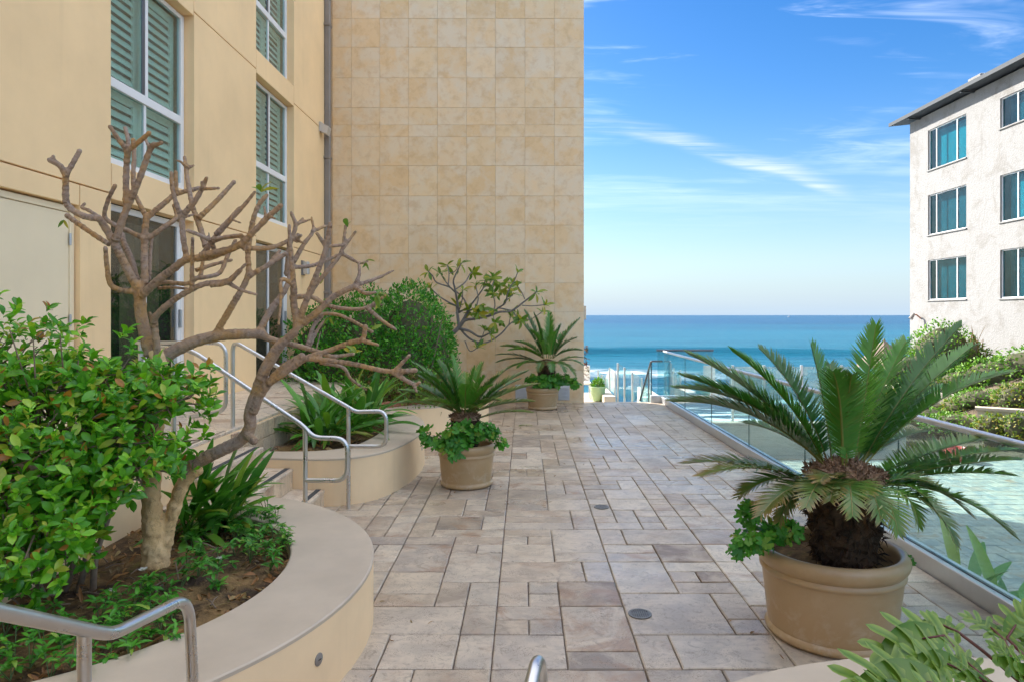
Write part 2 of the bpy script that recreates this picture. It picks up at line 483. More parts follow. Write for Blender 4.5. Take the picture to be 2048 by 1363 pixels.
M['cycad'] = m_leaf('cycad leaflet', [(0.0, (0.033, 0.130, 0.021)), (0.4, (0.050, 0.194, 0.024)), (0.7, (0.088, 0.266, 0.028)), (1.0, (0.116, 0.312, 0.033))], 0.28, 0.14, brown=(0.36, 0.19, 0.06), nscale=12)
M['geranium'] = m_leaf('geranium leaf', [(0.0, (0.043, 0.217, 0.018)), (0.5, (0.079, 0.327, 0.024)), (0.9, (0.144, 0.420, 0.035)), (1.0, (0.317, 0.389, 0.040))], 0.45, 0.28)
M['frangi_leaf'] = m_leaf('frangipani leaf', [(0.0, (0.105, 0.227, 0.022)), (0.4, (0.176, 0.293, 0.028)), (0.75, (0.298, 0.357, 0.030)), (1.0, (0.527, 0.423, 0.040))], 0.42, 0.3)
M['philo'] = m_leaf('philodendron leaf', [(0.0, (0.036, 0.134, 0.015)), (0.5, (0.064, 0.185, 0.018)), (1.0, (0.104, 0.234, 0.025))], 0.34, 0.28, brown=(0.42, 0.50, 0.10), nscale=9)
M['shrub_leaf'] = m_leaf('coastal shrub leaf', [(0.0, (0.067, 0.188, 0.016)), (0.4, (0.113, 0.270, 0.020)), (0.8, (0.173, 0.341, 0.026)), (1.0, (0.266, 0.378, 0.040))], 0.5, 0.25)
M['yellow_shrub'] = m_leaf('yellowing shrub leaf', [(0.0, (0.063, 0.161, 0.020)), (0.5, (0.153, 0.230, 0.025)), (0.8, (0.306, 0.310, 0.030)), (1.0, (0.252, 0.138, 0.030))], 0.5, 0.25)
M['dead_leaf'] = m_leaf('dry leaf litter', [(0.0, (0.20, 0.085, 0.03)), (0.35, (0.34, 0.15, 0.045)), (0.6, (0.42, 0.22, 0.07)), (0.8, (0.14, 0.075, 0.035)), (1.0, (0.38, 0.27, 0.10))], 0.6, 0.15)
M['dry_grass'] = m_leaf('dry grass', [(0.0, (0.20, 0.10, 0.035)), (0.5, (0.27, 0.16, 0.05)), (1.0, (0.14, 0.16, 0.03))], 0.7, 0.2)
M['shade_twig'] = m_paint('shaded twig core', (0.075, 0.075, 0.035), 0.9, 0.4, 12, 0.6, 60)  # dark colour stands for the shade among the inner twigs
M['petal'] = m_leaf('white blossom petal', [(0.0, (0.75, 0.72, 0.68)), (1.0, (0.80, 0.74, 0.70))], 0.6, 0.3)
M['petiole'] = m_paint('dark red petiole', (0.115, 0.028, 0.020), 0.4, 0.2, 20)
M['green_stem'] = m_paint('green stem', (0.08, 0.15, 0.04), 0.5, 0.2, 12)
M['twig'] = m_paint('grey brown twig', (0.20, 0.145, 0.10), 0.8, 0.25, 25, 0.5, 120)

def m_bark(name, a, b_, c_, ringy=1.0, rough=0.75, scale=1.0):
    m, t = new_mat(name)
    p = pos(t)
    n = t.noise(p, 3.6 * scale, 7, 0.65, 0.5)
    c = t.mix(t.maprange(n, 0.42, 0.58, 0, 1), a, b_)
    c = t.mix(t.maprange(t.noise(p, 7.5 * scale, 4, 0.6), 0.45, 0.62, 0, 0.7), c, tuple(0.5 * (x + y) * 1.25 for x, y in zip(a, c_)))
    n2 = t.noise(p, 30 * scale, 6, 0.72, 0.8)
    c = t.mix(t.maprange(n2, 0.52, 0.70, 0, 0.85), c, c_)
    vo = t.node('ShaderNodeTexVoronoi', {'Vector': p, 'Scale': 85.0 * scale, 'Randomness': 1.0})
    sp = t.maprange(vo.outputs['Distance'], 0.0, 0.28, 1.0, 0.0)
    c = t.mix(t.math('MULTIPLY', sp, min(0.5, 0.5 * ringy)), c, (0.50, 0.43, 0.35))
    ring = t.node('ShaderNodeAttribute', attribute_name='tone').outputs['Fac']
    c = t.mix(t.math('MULTIPLY', ring, 0.75), c, c_)
    hgt = t.math('SUBTRACT', t.math('ADD', t.math('MULTIPLY', n2, 0.8), t.math('MULTIPLY', sp, 0.5 * ringy)), t.math('MULTIPLY', ring, 0.6))
    bs = t.node('ShaderNodeBsdfPrincipled', {'Base Color': c, 'Roughness': rough, 'Normal': bump(t, hgt, 0.9, 0.009), 'Specular IOR Level': 0.25})
    out(t, bs); return m
M['frangi_bark'] = m_bark('frangipani bark', (0.38, 0.29, 0.23), (0.45, 0.27, 0.115), (0.15, 0.098, 0.065))
M['trunk_bark'] = m_bark('pale cracked trunk bark', (0.72, 0.48, 0.23), (0.80, 0.58, 0.32), (0.30, 0.17, 0.08), 0.4, 0.85, 0.8)
M['grey_bark'] = m_bark('grey frangipani bark', (0.20, 0.185, 0.175), (0.27, 0.245, 0.225), (0.11, 0.095, 0.085), 0.5)
M['cycad_trunk'] = m_bark('shaggy dark cycad trunk', (0.055, 0.034, 0.020), (0.12, 0.072, 0.040), (0.014, 0.009, 0.006), 0.2, 0.9)
M['cycad_wool'] = m_bark('cycad crown wool', (0.24, 0.14, 0.08), (0.36, 0.235, 0.15), (0.11, 0.06, 0.035), 0.2, 0.9)

def m_soil():
    m, t = new_mat('planter soil')
    p = pos(t)
    n = t.noise(p, 3.2, 7, 0.65, 0.4)
    c = t.mix(t.maprange(n, 0.40, 0.60, 0, 1), (0.07, 0.048, 0.034), (0.27, 0.17, 0.075))
    n2 = t.noise(p, 30, 6, 0.7)
    c = t.mix(t.maprange(n2, 0.55, 0.72, 0, 0.8), c, (0.40, 0.26, 0.12))
    c = t.mix(t.maprange(t.noise(p, 8, 5, 0.7), 0.58, 0.7, 0, 0.6), c, (0.10, 0.125, 0.03))
    b = t.node('ShaderNodeBsdfPrincipled', {'Base Color': c, 'Roughness': 0.95, 'Specular IOR Level': 0.1, 'Normal': bump(t, t.math('ADD', n2, n), 0.9, 0.02)})
    out(t, b); return m
M['soil'] = m_soil()

def m_pot():
    m, t = new_mat('tan resin pot')
    p = pos(t)
    n = t.noise(p, 2.0, 6, 0.6, 0.5)
    c = t.mix(t.maprange(n, 0.35, 0.65, 0, 1), (0.40, 0.265, 0.125), (0.47, 0.325, 0.175))
    sp = t.noise(p, 55, 4, 0.7)
    c = t.mix(t.maprange(sp, 0.66, 0.75, 0, 0.3), c, (0.17, 0.11, 0.06))
    dz_ = t.node('ShaderNodeSeparateXYZ', {0: p}).outputs[2]
    sc_ = t.math('MULTIPLY', t.maprange(t.noise(p, 9, 6, 0.7, 0.5), 0.50, 0.68, 0, 1), t.maprange(dz_, 0.02, 0.30, 0.75, 0.10))
    c = t.mix(sc_, c, (0.60, 0.50, 0.38))
    b = t.node('ShaderNodeBsdfPrincipled', {'Base Color': c, 'Roughness': t.maprange(n, 0.3, 0.7, 0.30, 0.42), 'Normal': bump(t, t.noise(p, 160, 3, 0.6), 0.08, 0.002), 'Coat Weight': 0.12, 'Coat Roughness': 0.2})
    out(t, b); return m
M['pot'] = m_pot()

# ================================================================== the setting: sea, land, patio
SEA_Z = -7.0
def m_sea():
    m, t = new_mat('sea water')
    p = pos(t)
    sp_ = t.node('ShaderNodeSeparateXYZ', {0: p})
    # long bands lying across the view
    mp_ = t.node('ShaderNodeMapping', {'Vector': p, 'Scale': (0.010, 0.045, 1.0), 'Rotation': (0, 0, R(4))})
    n = t.noise(mp_.outputs[0], 1.0, 8, 0.62, 0.7)
    mp2 = t.node('ShaderNodeMapping', {'Vector': p, 'Scale': (0.0016, 0.0065, 1.0), 'Rotation': (0, 0, R(-3))})
    nb = t.noise(mp2.outputs[0], 1.0, 5, 0.6, 0.6)
    mix_n = t.math('ADD', t.math('MULTIPLY', n, 0.55), t.math('MULTIPLY', nb, 0.45))
    far = t.maprange(sp_.outputs[1], 110, 900, 0, 1)
    a = t.mix(far, (0.0028, 0.0585, 0.1033), (0.0013, 0.0344, 0.0930))
    b_ = t.mix(far, (0.0082, 0.1274, 0.1791), (0.0034, 0.0723, 0.1515))
    c = t.mix(t.maprange(mix_n, 0.38, 0.62, 0, 1), a, b_)
    # surf: broken foam in the shallows
    mpf = t.node('ShaderNodeMapping', {'Vector': p, 'Scale': (0.12, 0.30, 1.0)})
    fn = t.noise(mpf.outputs[0], 1.0, 9, 0.68, 1.2)
    shore = t.maprange(sp_.outputs[1], 58, 100, 0.47, 0.72)
    fm = t.math('MULTIPLY', t.maprange(t.math('SUBTRACT', fn, shore), 0.0, 0.05, 0, 1), t.maprange(sp_.outputs[1], 118, 108, 0, 1))
    crest = t.node('ShaderNodeAttribute', attribute_name='tone').outputs['Fac']
    fm = t.math('MAXIMUM', fm, t.math('MULTIPLY', crest, t.maprange(fn, 0.42, 0.6, 0, 1)))
    mpw = t.node('ShaderNodeMapping', {'Vector': p, 'Scale': (0.10, 0.42, 1.0), 'Rotation': (0, 0, R(5))})
    wv = t.noise(mpw.outputs[0], 1.4, 9, 0.68, 0.5)
    nr = bump(t, wv, 0.55, 0.9)
    b = t.node('ShaderNodeBsdfPrincipled', {'Base Color': c, 'Roughness': 0.28, 'IOR': 1.33, 'Specular IOR Level': 0.12, 'Normal': nr})
    foam = t.node('ShaderNodeBsdfDiffuse', {'Color': (0.78, 0.82, 0.83, 1)})
    mx = t.node('ShaderNodeMixShader', {0: fm, 1: b.outputs[0], 2: foam.outputs[0]})
    out(t, mx); return m
M['sea'] = m_sea()
rows = np.concatenate([np.linspace(24, 230, 260), np.geomspace(233, 24000, 110)])
tans = np.linspace(-0.75, 1.25, 150)
YY, TT = np.meshgrid(rows, tans, indexing='ij')
XX = YY * TT
ZZ = np.zeros_like(XX)
amp = np.clip((260 - YY) / 140, 0, 1)
for k in range(9):
    wl = [34, 21, 13, 9, 7, 5.2, 17, 4.1, 27][k]; an = R([4, -6, 9, -3, 14, -11, 2, 6, -8][k])
    ph = (XX * math.sin(an) + YY * math.cos(an)) * 2 * math.pi / wl + k * 1.7 + 0.8 * np.sin(XX * 0.04 + k)
    ZZ += amp * wl * 0.0042 * np.sin(ph)
# the swell that is about to break
front_y = 150 + 3.0 * np.sin(XX * 0.05) + 0.10 * XX
dd = YY - front_y
h_ = 1.9 * (0.55 + 0.45 * np.cos(np.clip((XX - 16) / 34, -math.pi, math.pi))) + 0.25
ZZ += h_ * np.where(dd < 0, np.exp(-(dd / 5.0) ** 2), np.exp(-(dd / 17.0) ** 2))
dd2 = YY - (100 + 2.5 * np.sin(XX * 0.07 + 1))
ZZ += 0.9 * np.where(dd2 < 0, np.exp(-(dd2 / 3.0) ** 2), np.exp(-(dd2 / 9.0) ** 2))
crest = 0.8 * np.exp(-((dd2 + 2) / 1.6) ** 2) * (XX < 30)
nr_, nc_ = XX.shape
mb = MB()
verts = np.stack([XX, YY, ZZ + SEA_Z], -1).reshape(-1, 3)
idx = np.arange(nr_ * nc_).reshape(nr_, nc_)
faces = np.stack([idx[:-1, :-1], idx[:-1, 1:], idx[1:, 1:], idx[1:, :-1]], -1).reshape(-1, 4)
mb.v = [tuple(p) for p in verts]; mb.f = [tuple(f) for f in faces]; mb.a = list(np.clip(crest.reshape(-1), 0, 1))
structure(mb.build('sea', M['sea'], smooth=True), 'blue green ocean reaching to the horizon with a swell about to break')

# a small white boat far out
boat = thing('motor_boat', 'tiny white motor boat far out on the horizon', 'boat', (0, 0, 0))
bp = P(1578, 634.5, 2900); bp.z = SEA_Z
boat.location = bp
mb = MB()
L, B_, D_ = 13.0, 3.6, 2.2
ring0 = [(-L / 2, -B_ / 2), (L * 0.15, -B_ / 2), (L / 2, 0), (L * 0.15, B_ / 2), (-L / 2, B_ / 2)]
vv = [(bp.x + x * 0.85, bp.y + y * 0.6, bp.z - 0.4) for x, y in ring0] + [(bp.x + x, bp.y + y, bp.z + D_ + (0.8 if x > L * 0.3 else 0)) for x, y in ring0]
mb.add(vv, [(0, 1, 2, 3, 4), (9, 8, 7, 6, 5)] + [(i, (i + 1) % 5, 5 + (i + 1) % 5, 5 + i) for i in range(5)])
mb.build('hull', M['white_frame'], boat)
MB().bbox(bp.x - 3, bp.x + 2.2, bp.y - 1.2, bp.y + 1.2, bp.z + D_, bp.z + D_ + 2.2, 0.3).build('cabin', M['white_frame'], boat)

def sstep(a, b, x):
    t = max(0.0, min(1.0, (x - a) / (b - a))); return t * t * (3 - 2 * t)
def ground_z(x, y):
    base = -1.42
    hill = 1.75 * sstep(9.5, 15.5, x) * sstep(13.5, 19.5, y) if x > 0 else 0
    edge = 19.3 + 0.62 * max(0.0, x - 6.0)
    z = base + hill
    d = sstep(edge, edge + 7.0, y)
    z = z * (1 - d) + (SEA_Z - 0.25 - 0.025 * max(0, y - edge - 7)) * d + (0.9 * d * (1 - d))
    z += 0.10 * mnoise.noise(Vector((x * 0.6, y * 0.6, 0))) * (1 if (x > 8.5 and y > 14) or y > 19 else 0)
    return z
def m_ground():
    m, t = new_mat('sandy coastal earth')
    p = pos(t)
    n = t.noise(p, 1.6, 8, 0.66, 0.5); n2 = t.noise(p, 14, 7, 0.7)
    c = t.mix(t.maprange(n, 0.38, 0.62, 0, 1), (0.11, 0.085, 0.06), (0.20, 0.155, 0.11))
    c = t.mix(t.maprange(n2, 0.5, 0.7, 0, 0.7), c, (0.075, 0.055, 0.04))
    b = t.node('ShaderNodeBsdfPrincipled', {'Base Color': c, 'Roughness': 0.95, 'Specular IOR Level': 0.1, 'Normal': bump(t, t.math('ADD', n, n2), 0.9, 0.05)})
    out(t, b); return m
M['ground'] = m_ground()
gx = np.concatenate([np.linspace(-60, -6, 8), np.linspace(-4, 30, 69), np.linspace(34, 90, 9)])
gy = np.concatenate([np.linspace(-50, -4, 6), np.linspace(-2, 46, 97)])
mb = MB()
mb.v = [(x, y, ground_z(x, y)) for y in gy for x in gx]
nx_ = len(gx)
mb.f = [(j * nx_ + i, j * nx_ + i + 1, (j + 1) * nx_ + i + 1, (j + 1) * nx_ + i) for j in range(len(gy) - 1) for i in range(nx_ - 1)]
structure(mb.build('ground', M['ground'], smooth=True), 'sandy sloping ground below the patio')

# ------------------------------------------------------------------ patio of mixed travertine pavers
PATIO_Y0, PATIO_Y1 = 2.05, 15.25
PX1 = 3.0
patio = MB().box(-2.86, 3.14, PATIO_Y0, PATIO_Y1, -1.6, -0.022).build('patio', M['grout'])
structure(patio, 'pale travertine patio of mixed rectangular pavers')
UC, UR = 0.2075, 0.2032
JW = 0.007

def circ_in(x, y, c, r): return (x - c[0]) ** 2 + (y - c[1]) ** 2 < r * r
P1C, P1R = (-2.82, 4.0), 1.90
P3C, P3R = (-2.4, 12.5), 1.75
P4C, P4R = (1.75, 1.12), 1.95
P2_OUT = [(-2.75, 6.98), (-2.4, 6.93), (-2.05, 6.90), (-1.76, 6.97), (-1.50, 7.24), (-1.34, 7.75), (-1.27, 8.4), (-1.32, 9.1), (-1.50, 9.75), (-1.85, 10.3), (-2.3, 10.62), (-2.75, 10.75)]
def poly_in(x, y, poly):
    c = False; n = len(poly)
    for i in range(n):
        x0, y0 = poly[i]; x1, y1 = poly[(i + 1) % n]
        if (y0 > y) != (y1 > y) and x < (x1 - x0) * (y - y0) / (y1 - y0) + x0: c = not c
    return c
def hidden_under_planter(x0, x1, y0, y1):
    for x in (x0, (x0 + x1) / 2, x1):
        for y in (y0, (y0 + y1) / 2, y1):
            if x < -2.8: continue
            if circ_in(x, y, P1C, P1R - 0.05) or circ_in(x, y, P3C, P3R - 0.05) or circ_in(x, y, P4C, P4R - 0.05): continue
            if poly_in(x, y, [(a + 0.0, b) for a, b in P2_OUT]): continue
            if x < -2.0 and 5.5 < y < 7.0: continue
            return False
    return True

paver_meshes = {}
def paver_mesh(w_, h_, var):
    key = (round(w_, 3), round(h_, 3), var)
    if key not in paver_meshes:
        rr = random.Random(hash(key) & 0xffff)
        hx, hy = w_ / 2, h_ / 2
        nx__, ny__ = max(1, round(w_ / 0.2)), max(1, round(h_ / 0.2))
        outl = []
        for i in range(nx__ * 2): outl.append((-hx + w_ * i / (nx__ * 2), -hy))
        for i in range(ny__ * 2): outl.append((hx, -hy + h_ * i / (ny__ * 2)))
        for i in range(nx__ * 2): outl.append((hx - w_ * i / (nx__ * 2), hy))
        for i in range(ny__ * 2): outl.append((-hx, hy - h_ * i / (ny__ * 2)))
        out2 = [(x - math.copysign(rr.uniform(0, .0035), x), y - math.copysign(rr.uniform(0, .0035), y)) for x, y in outl]
        n = len(out2)
        ins = 0.006
        vs = [(x, y, -0.03) for x, y in out2] + [(x, y, -0.006) for x, y in out2]
        vs += [(x - math.copysign(min(ins * rr.uniform(.6, 1.6), abs(x)), x) if abs(abs(x) - hx) < .006 else x,
                y - math.copysign(min(ins * rr.uniform(.6, 1.6), abs(y)), y) if abs(abs(y) - hy) < .006 else y, rr.uniform(-0.0012, 0.0)) for x, y in out2]
        fs = []
        for lv in (0, 1):
            for i in range(n):
                fs.append((lv * n + i, lv * n + (i + 1) % n, (lv + 1) * n + (i + 1) % n, (lv + 1) * n + i))
        fs.append(tuple(2 * n + i for i in range(n)))
        me = bpy.data.meshes.new('paver')
        me.from_pydata(vs, [], fs); me.update()
        me.materials.append(M['paver'])
        paver_meshes[key] = me
    return paver_meshes[key]

X0 = -1.01
fixed = [(0, 0, 2, 2), (2, 0, 2, 1), (2, 1, 2, 3), (0, 2, 1, 1), (1, 2, 1, 1), (0, 3, 2, 1), (0, 4, 1, 2), (1, 4, 1, 1), (1, 5, 1, 1), (2, 4, 2, 2),
         (0, 6, 3, 2), (3, 6, 1, 2), (0, 8, 2, 2), (2, 8, 2, 1), (2, 9, 2, 3), (0, 10, 1, 1), (1, 10, 1, 1), (0, 11, 2, 1)]
fixed_bc = [(0, -2, 2, 2), (2, -2, 2, 2), (0, 0, 1, 2), (1, 0, 3, 2), (0, 2, 3, 3), (3, 2, 1, 1), (3, 3, 1, 2), (0, 5, 2, 3), (2, 5, 2, 1), (2, 6, 1, 1), (3, 6, 1, 1), (2, 7, 2, 1),
            (0, 8, 2, 1), (2, 8, 2, 2), (0, 9, 2, 1), (0, 10, 1, 2), (1, 10, 3, 2)]
tiles = []
prnd = random.Random(23)
for k in range(-3, 5):
    xs = X0 + k * 0.83
    row0 = (3.733 - PATIO_Y0) / UR
    nrow = int((PATIO_Y1 - PATIO_Y0) / UR) + 1
    base_y = 3.733
    occ = {}
    fx = fixed if k == 1 else fixed_bc if k == 2 else []
    for c, r, cw, rh in fx:
        tiles.append((xs + c * UC, base_y + r * UR, cw * UC, rh * UR))
        for a in range(cw):
            for b in range(rh): occ[(c + a, r + b)] = 1
    rmin, rmax = -9, 57
    for r in range(rmin, rmax):
        for c in range(4):
            if occ.get((c, r)): continue
            opts = [(1, 1, 2.6), (2, 1, 4.2), (1, 2, 2.2), (2, 2, 3.0), (3, 2, 1.5), (2, 3, 1.3), (3, 1, .8)]
            fit = []
            for cw, rh, wt in opts:
                if c + cw > 4 or r + rh > rmax: continue
                if any(occ.get((c + a, r + b)) for a in range(cw) for b in range(rh)): continue
                fit.append((cw, rh, wt))
            cw, rh, _ = prnd.choices(fit, [f[2] for f in fit])[0]
            for a in range(cw):
                for b in range(rh): occ[(c + a, r + b)] = 1
            tiles.append((xs + c * UC, base_y + r * UR, cw * UC, rh * UR))
good = []
DRAINS = [(0.739, 4.415), (0.768, 6.88)]
for x, y, ww, hh in tiles:
    x1 = min(x + ww, PX1 - 0.004); y0 = max(y, PATIO_Y0); y1 = min(y + hh, PATIO_Y1)
    if x1 - x < 0.03 or y1 - y0 < 0.03: continue
    if hidden_under_planter(x, x1, y0, y1): continue
    good.append((x, x1, y0, y1))
def seen_area(t_):
    x, x1, y0, y1 = t_
    ym = (y0 + y1) / 2; xm = (x + x1) / 2
    px = CX + F * xm / ym
    if ym < 3.4 or px < -100 or px > 2150: return 0
    return (x1 - x) * (y1 - y0) / ym ** 3
good.sort(key=seen_area, reverse=True)
rest = MB()
for i, (x, x1, y0, y1) in enumerate(good):
    w_, h__ = x1 - x - .0045, y1 - y0 - .0095
    cx_, cy_ = (x + x1) / 2, (y0 + y1) / 2
    if i < 300:
        o = link('paver', paver_mesh(w_, h__, i % 3), patio, (cx_, cy_, prnd.uniform(-0.002, 0.0015)))
        o.rotation_euler = (prnd.gauss(0, .0022), prnd.gauss(0, .0022), prnd.gauss(0, .003))
    else:
        rest.bbox(cx_ - w_ / 2, cx_ + w_ / 2, cy_ - h__ / 2, cy_ + h__ / 2, -0.03, prnd.uniform(-0.002, 0.0015), 0.006)
        rest.a += [prnd.random()] * (len(rest.v) - len(rest.a))
def m_paver_far():
    """same stone, with the tone taken from each piece of the joined far field"""
    m = M['paver'].copy(); m.name = 'tumbled travertine paver field'
    nt = m.node_tree
    src = [n for n in nt.nodes if n.bl_idname == 'ShaderNodeObjectInfo'][0]
    at = nt.nodes.new('ShaderNodeAttribute'); at.attribute_name = 'tone'
    for l in list(nt.links):
        if l.from_node == src:
            ts = l.to_socket; nt.links.remove(l); nt.links.new(at.outputs['Fac'], ts)
    return m
tag(rest.build('paver_field', m_paver_far(), patio), kind='stuff')

# drains set in the paving
for i, (x, y) in enumerate(DRAINS):
    d = thing('floor_drain', ['round slotted drain grate beside the large potted cycad', 'round slotted drain grate further along the paving, beyond the near drain'][i], 'drain', (x, y, 0.0), 'drains in the paving')
    mb = MB(); r = 0.075
    mb.lathe([(r, 0.001), (r, 0.006), (r - 0.014, 0.007), (r - 0.014, 0.001)], x, y, 36)
    mb.build('rim', M['grate'], d, True, R(30))
    MB().lathe([(0.0005, 0.0015), (r - 0.012, 0.0015)], x, y, 24).build('sump', M['black'], d)
    mb = MB()
    for j in range(-4, 5):
        xx = j * 0.0135; hl = math.sqrt(max(0, (r - 0.013) ** 2 - xx * xx))
        mb.box(x + xx - 0.004, x + xx + 0.004, y - hl, y + hl, 0.003, 0.006)
    mb.box(x - r + .013, x + r - .013, y - 0.005, y + 0.005, 0.003, 0.0065)
    mb.build('bars', M['grate'], d)

# ================================================================== lower court beyond the glass
court = MB().box(3.15, 13.2, -3, 15.6, -1.45, -1.325).build('lower_court', M['grout'])
structure(court, 'sunken court with pale green grey pavers behind the glass balustrade')
cells = []
for j in range(60):
    y = 0.6 + j * 0.30
    if y > 15.2: break
    for i in range(24):
        x = 3.2 + i * 0.45 + (0.22 if j % 2 else 0)
        if x > 12.7: break
        cells.append((x, y))
def court_seen(c):
    px = CX + F * c[0] / max(c[1], .5)
    return (1 if 1300 < px < 2060 else 0) * 1000 - c[1]
cells.sort(key=court_seen, reverse=True)
cm = []
for k in range(3):
    me = MB().bbox(-0.22, 0.22, -0.145, 0.145, -0.05, 0.0, 0.006).mesh('paver', M['court_paver'])
    cm.append(me)
rest = MB()
for i, (x, y) in enumerate(cells):
    if i < 260:
        o = link('paver', cm[i % 3], court, (x + .22, y + .15, -1.29 + prnd.uniform(-.002, .002)))
    else:
        rest.bbox(x, x + .44, y, y + .29, -1.34, -1.29, 0.006)
        rest.a += [prnd.random()] * (len(rest.v) - len(rest.a))
mf = M['court_paver'].copy(); mf.name = 'court paver field'
nt = mf.node_tree
src = [n for n in nt.nodes if n.bl_idname == 'ShaderNodeObjectInfo'][0]
at = nt.nodes.new('ShaderNodeAttribute'); at.attribute_name = 'tone'
for l in list(nt.links):
    if l.from_node == src:
        ts = l.to_socket; nt.links.remove(l); nt.links.new(at.outputs['Fac'], ts)
tag(rest.build('paver_field', mf, court), kind='stuff')

# ================================================================== beige apartment building on the left
BX = -4.22
bld = thing('apartment_building', 'tall beige stucco building with white framed windows and recessed bays along the patio', 'building', (BX, 7, 0))
JZ = [3.15, 5.78]
ROOF = 8.9
BAYS = [(7.05, 8.81), (10.86, 12.63)]
PT = 0.17
LAND_Z = 0.79
def panel(y0, y1, z0, z1, nm='wall_panel'):
    g = 0.007
    MB().bbox(BX - PT, BX, y0 + g, y1 - g, z0 + g, z1 - g, 0.004).build(nm, M['stucco'], bld)
zl = [-1.5] + JZ + [ROOF]
cols_ = [(8.81, 10.86), (12.63, 15.1)]
for i in range(3):
    for y0, y1 in cols_:
        panel(y0, y1, zl[i], zl[i + 1])
for i in range(1, 3):
    panel(-3.0, 7.05, zl[i], zl[i + 1])
# ground storey of the near bay, round the service door
DY0, DY1, DZ = 4.55, 6.55, 2.94
panel(DY1, 7.05, -1.5, 3.15); panel(-3.0, DY0, -1.5, 3.15); panel(DY0, DY1, DZ, 3.15); panel(DY0, DY1, -1.5, LAND_Z)
# spandrels
for y0, y1 in BAYS:
    for i in range(2):
        z0 = JZ[i] - 0.06; z1 = JZ[i] + 0.32
        panel(y0, y1, z0, z1, 'spandrel')
    panel(y0, y1, 8.30, ROOF, 'spandrel')
    panel(y0, y1, -1.5, LAND_Z - 0.01, 'spandrel')
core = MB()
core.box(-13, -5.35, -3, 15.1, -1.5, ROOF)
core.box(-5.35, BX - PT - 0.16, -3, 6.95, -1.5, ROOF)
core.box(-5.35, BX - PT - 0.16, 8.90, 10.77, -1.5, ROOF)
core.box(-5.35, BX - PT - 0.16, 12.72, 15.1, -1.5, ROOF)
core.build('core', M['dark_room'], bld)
MB().box(BX - PT - 0.158, BX - PT - 0.002, -3, 6.94, 3.3, ROOF - .02).box(BX - PT - 0.158, BX - PT - 0.002, 8.91, 10.76, -1.4, ROOF - .02).box(BX - PT - 0.158, BX - PT - 0.002, 12.73, 15.08, -1.4, ROOF - .02).build('backing', M['grout'], bld)
MB().box(-13, BX + 0.03, -3, 15.1, ROOF + .002, ROOF + 0.15).build('roof', M['stucco'], bld)

slat_me = MB().bbox(-0.005, 0.005, -0.5, 0.5, -0.0525, 0.0525, 0.003).mesh('slat', M['shutter'])
def window(y0, y1, z0, z1, slats=True, glass='win_glass'):
    x0, x1 = BX - PT - 0.005, BX - PT + 0.045          # frame depth
    zt0 = z0 + (z1 - z0) * 0.375; zt1 = zt0 + 0.10
    ym = (y0 + y1) / 2
    fw = 0.055
    mb = MB()
    mb.bbox(x0, x1, y0 + .004, y0 + fw, z0, z1).bbox(x0, x1, y1 - fw - .03, y1 - .004, z0, z1)
    mb.bbox(x0 + .001, x1 + .035, y0 + fw, y1 - fw - .03, z0 + .001, z0 + fw + .02).bbox(x0 + .001, x1 - .002, y0 + fw, y1 - fw - .03, z1 - fw, z1 - .001)
    mb.bbox(x0 + .001, x1 + .006, y0 + fw, y1 - fw - .03, zt0, zt1)
    mb.bbox(x0 + .002, x1 - .012, ym - 0.0225, ym + 0.0225, z0 + fw + .02, zt0)
    mb.bbox(x0 + .002, x1 - .006, ym - 0.01, ym + 0.05, zt1, z1 - fw)
    # sliding sash stile and rails
    mb.bbox(x0 + .003, x1 - .004, y0 + fw, y0 + fw + .02, zt1, z1 - fw)
    fr = mb.build('window', M['white_frame'], bld)
    gx_ = BX - PT + 0.012
    for (a, b, c, d, xo) in ((y0 + fw, ym - .0225, z0 + fw + .02, zt0, 0), (ym + .0225, y1 - fw - .03, z0 + fw + .02, zt0, 0),
                             (y0 + fw + .02, ym - .01, zt1, z1 - fw, .008), (ym + .05, y1 - fw - .03, zt1, z1 - fw, 0)):
        MB().box(gx_ + xo, gx_ + xo + 0.005, a, b, c, d).build('pane', M[glass], fr)
    MB().bbox(gx_ + .014, gx_ + .024, ym - 0.075, ym - 0.012, zt1, z1 - fw, .002).build('sash_stile', M['bronze'], fr)
    if slats:
        xs_ = BX - PT - 0.075
        for a, b, c, d in ((y0 + .05, ym, z0 + .06, zt0 + .03), (ym, y1 - .06, z0 + .06, zt0 + .03), (y0 + .05, ym, zt1 - .03, z1 - .04), (ym, y1 - .06, zt1 - .03, z1 - .04)):
            mb = MB()
            mb.bbox(xs_ - .015, xs_ + .015, a, a + .085, c, d).bbox(xs_ - .015, xs_ + .015, b - .085, b, c, d)
            mb.bbox(xs_ - .014, xs_ + .014, a + .085, b - .085, c, c + .09).bbox(xs_ - .014, xs_ + .014, a + .085, b - .085, d - .09, d)
            mb.build('shutter_panel', M['shutter'], fr)
            n = max(2, int((d - c - .18) / 0.098))
            for k in range(n):
                z = c + .09 + (d - c - .18) * (k + .5) / n
                o = link('slat', slat_me, fr, (xs_, (a + b) / 2, z))
                o.scale = (1, (b - a - .172), 1)
                o.rotation_euler = (0, R(-30), 0)
    return fr
for bi, (y0, y1) in enumerate(BAYS):
    for i in range(2):
        window(y0, y1, JZ[i] + 0.33, (JZ[i + 1] - 0.07 if i < 1 else 8.29), slats=(i == 0 or (i == 1 and bi == 1)))
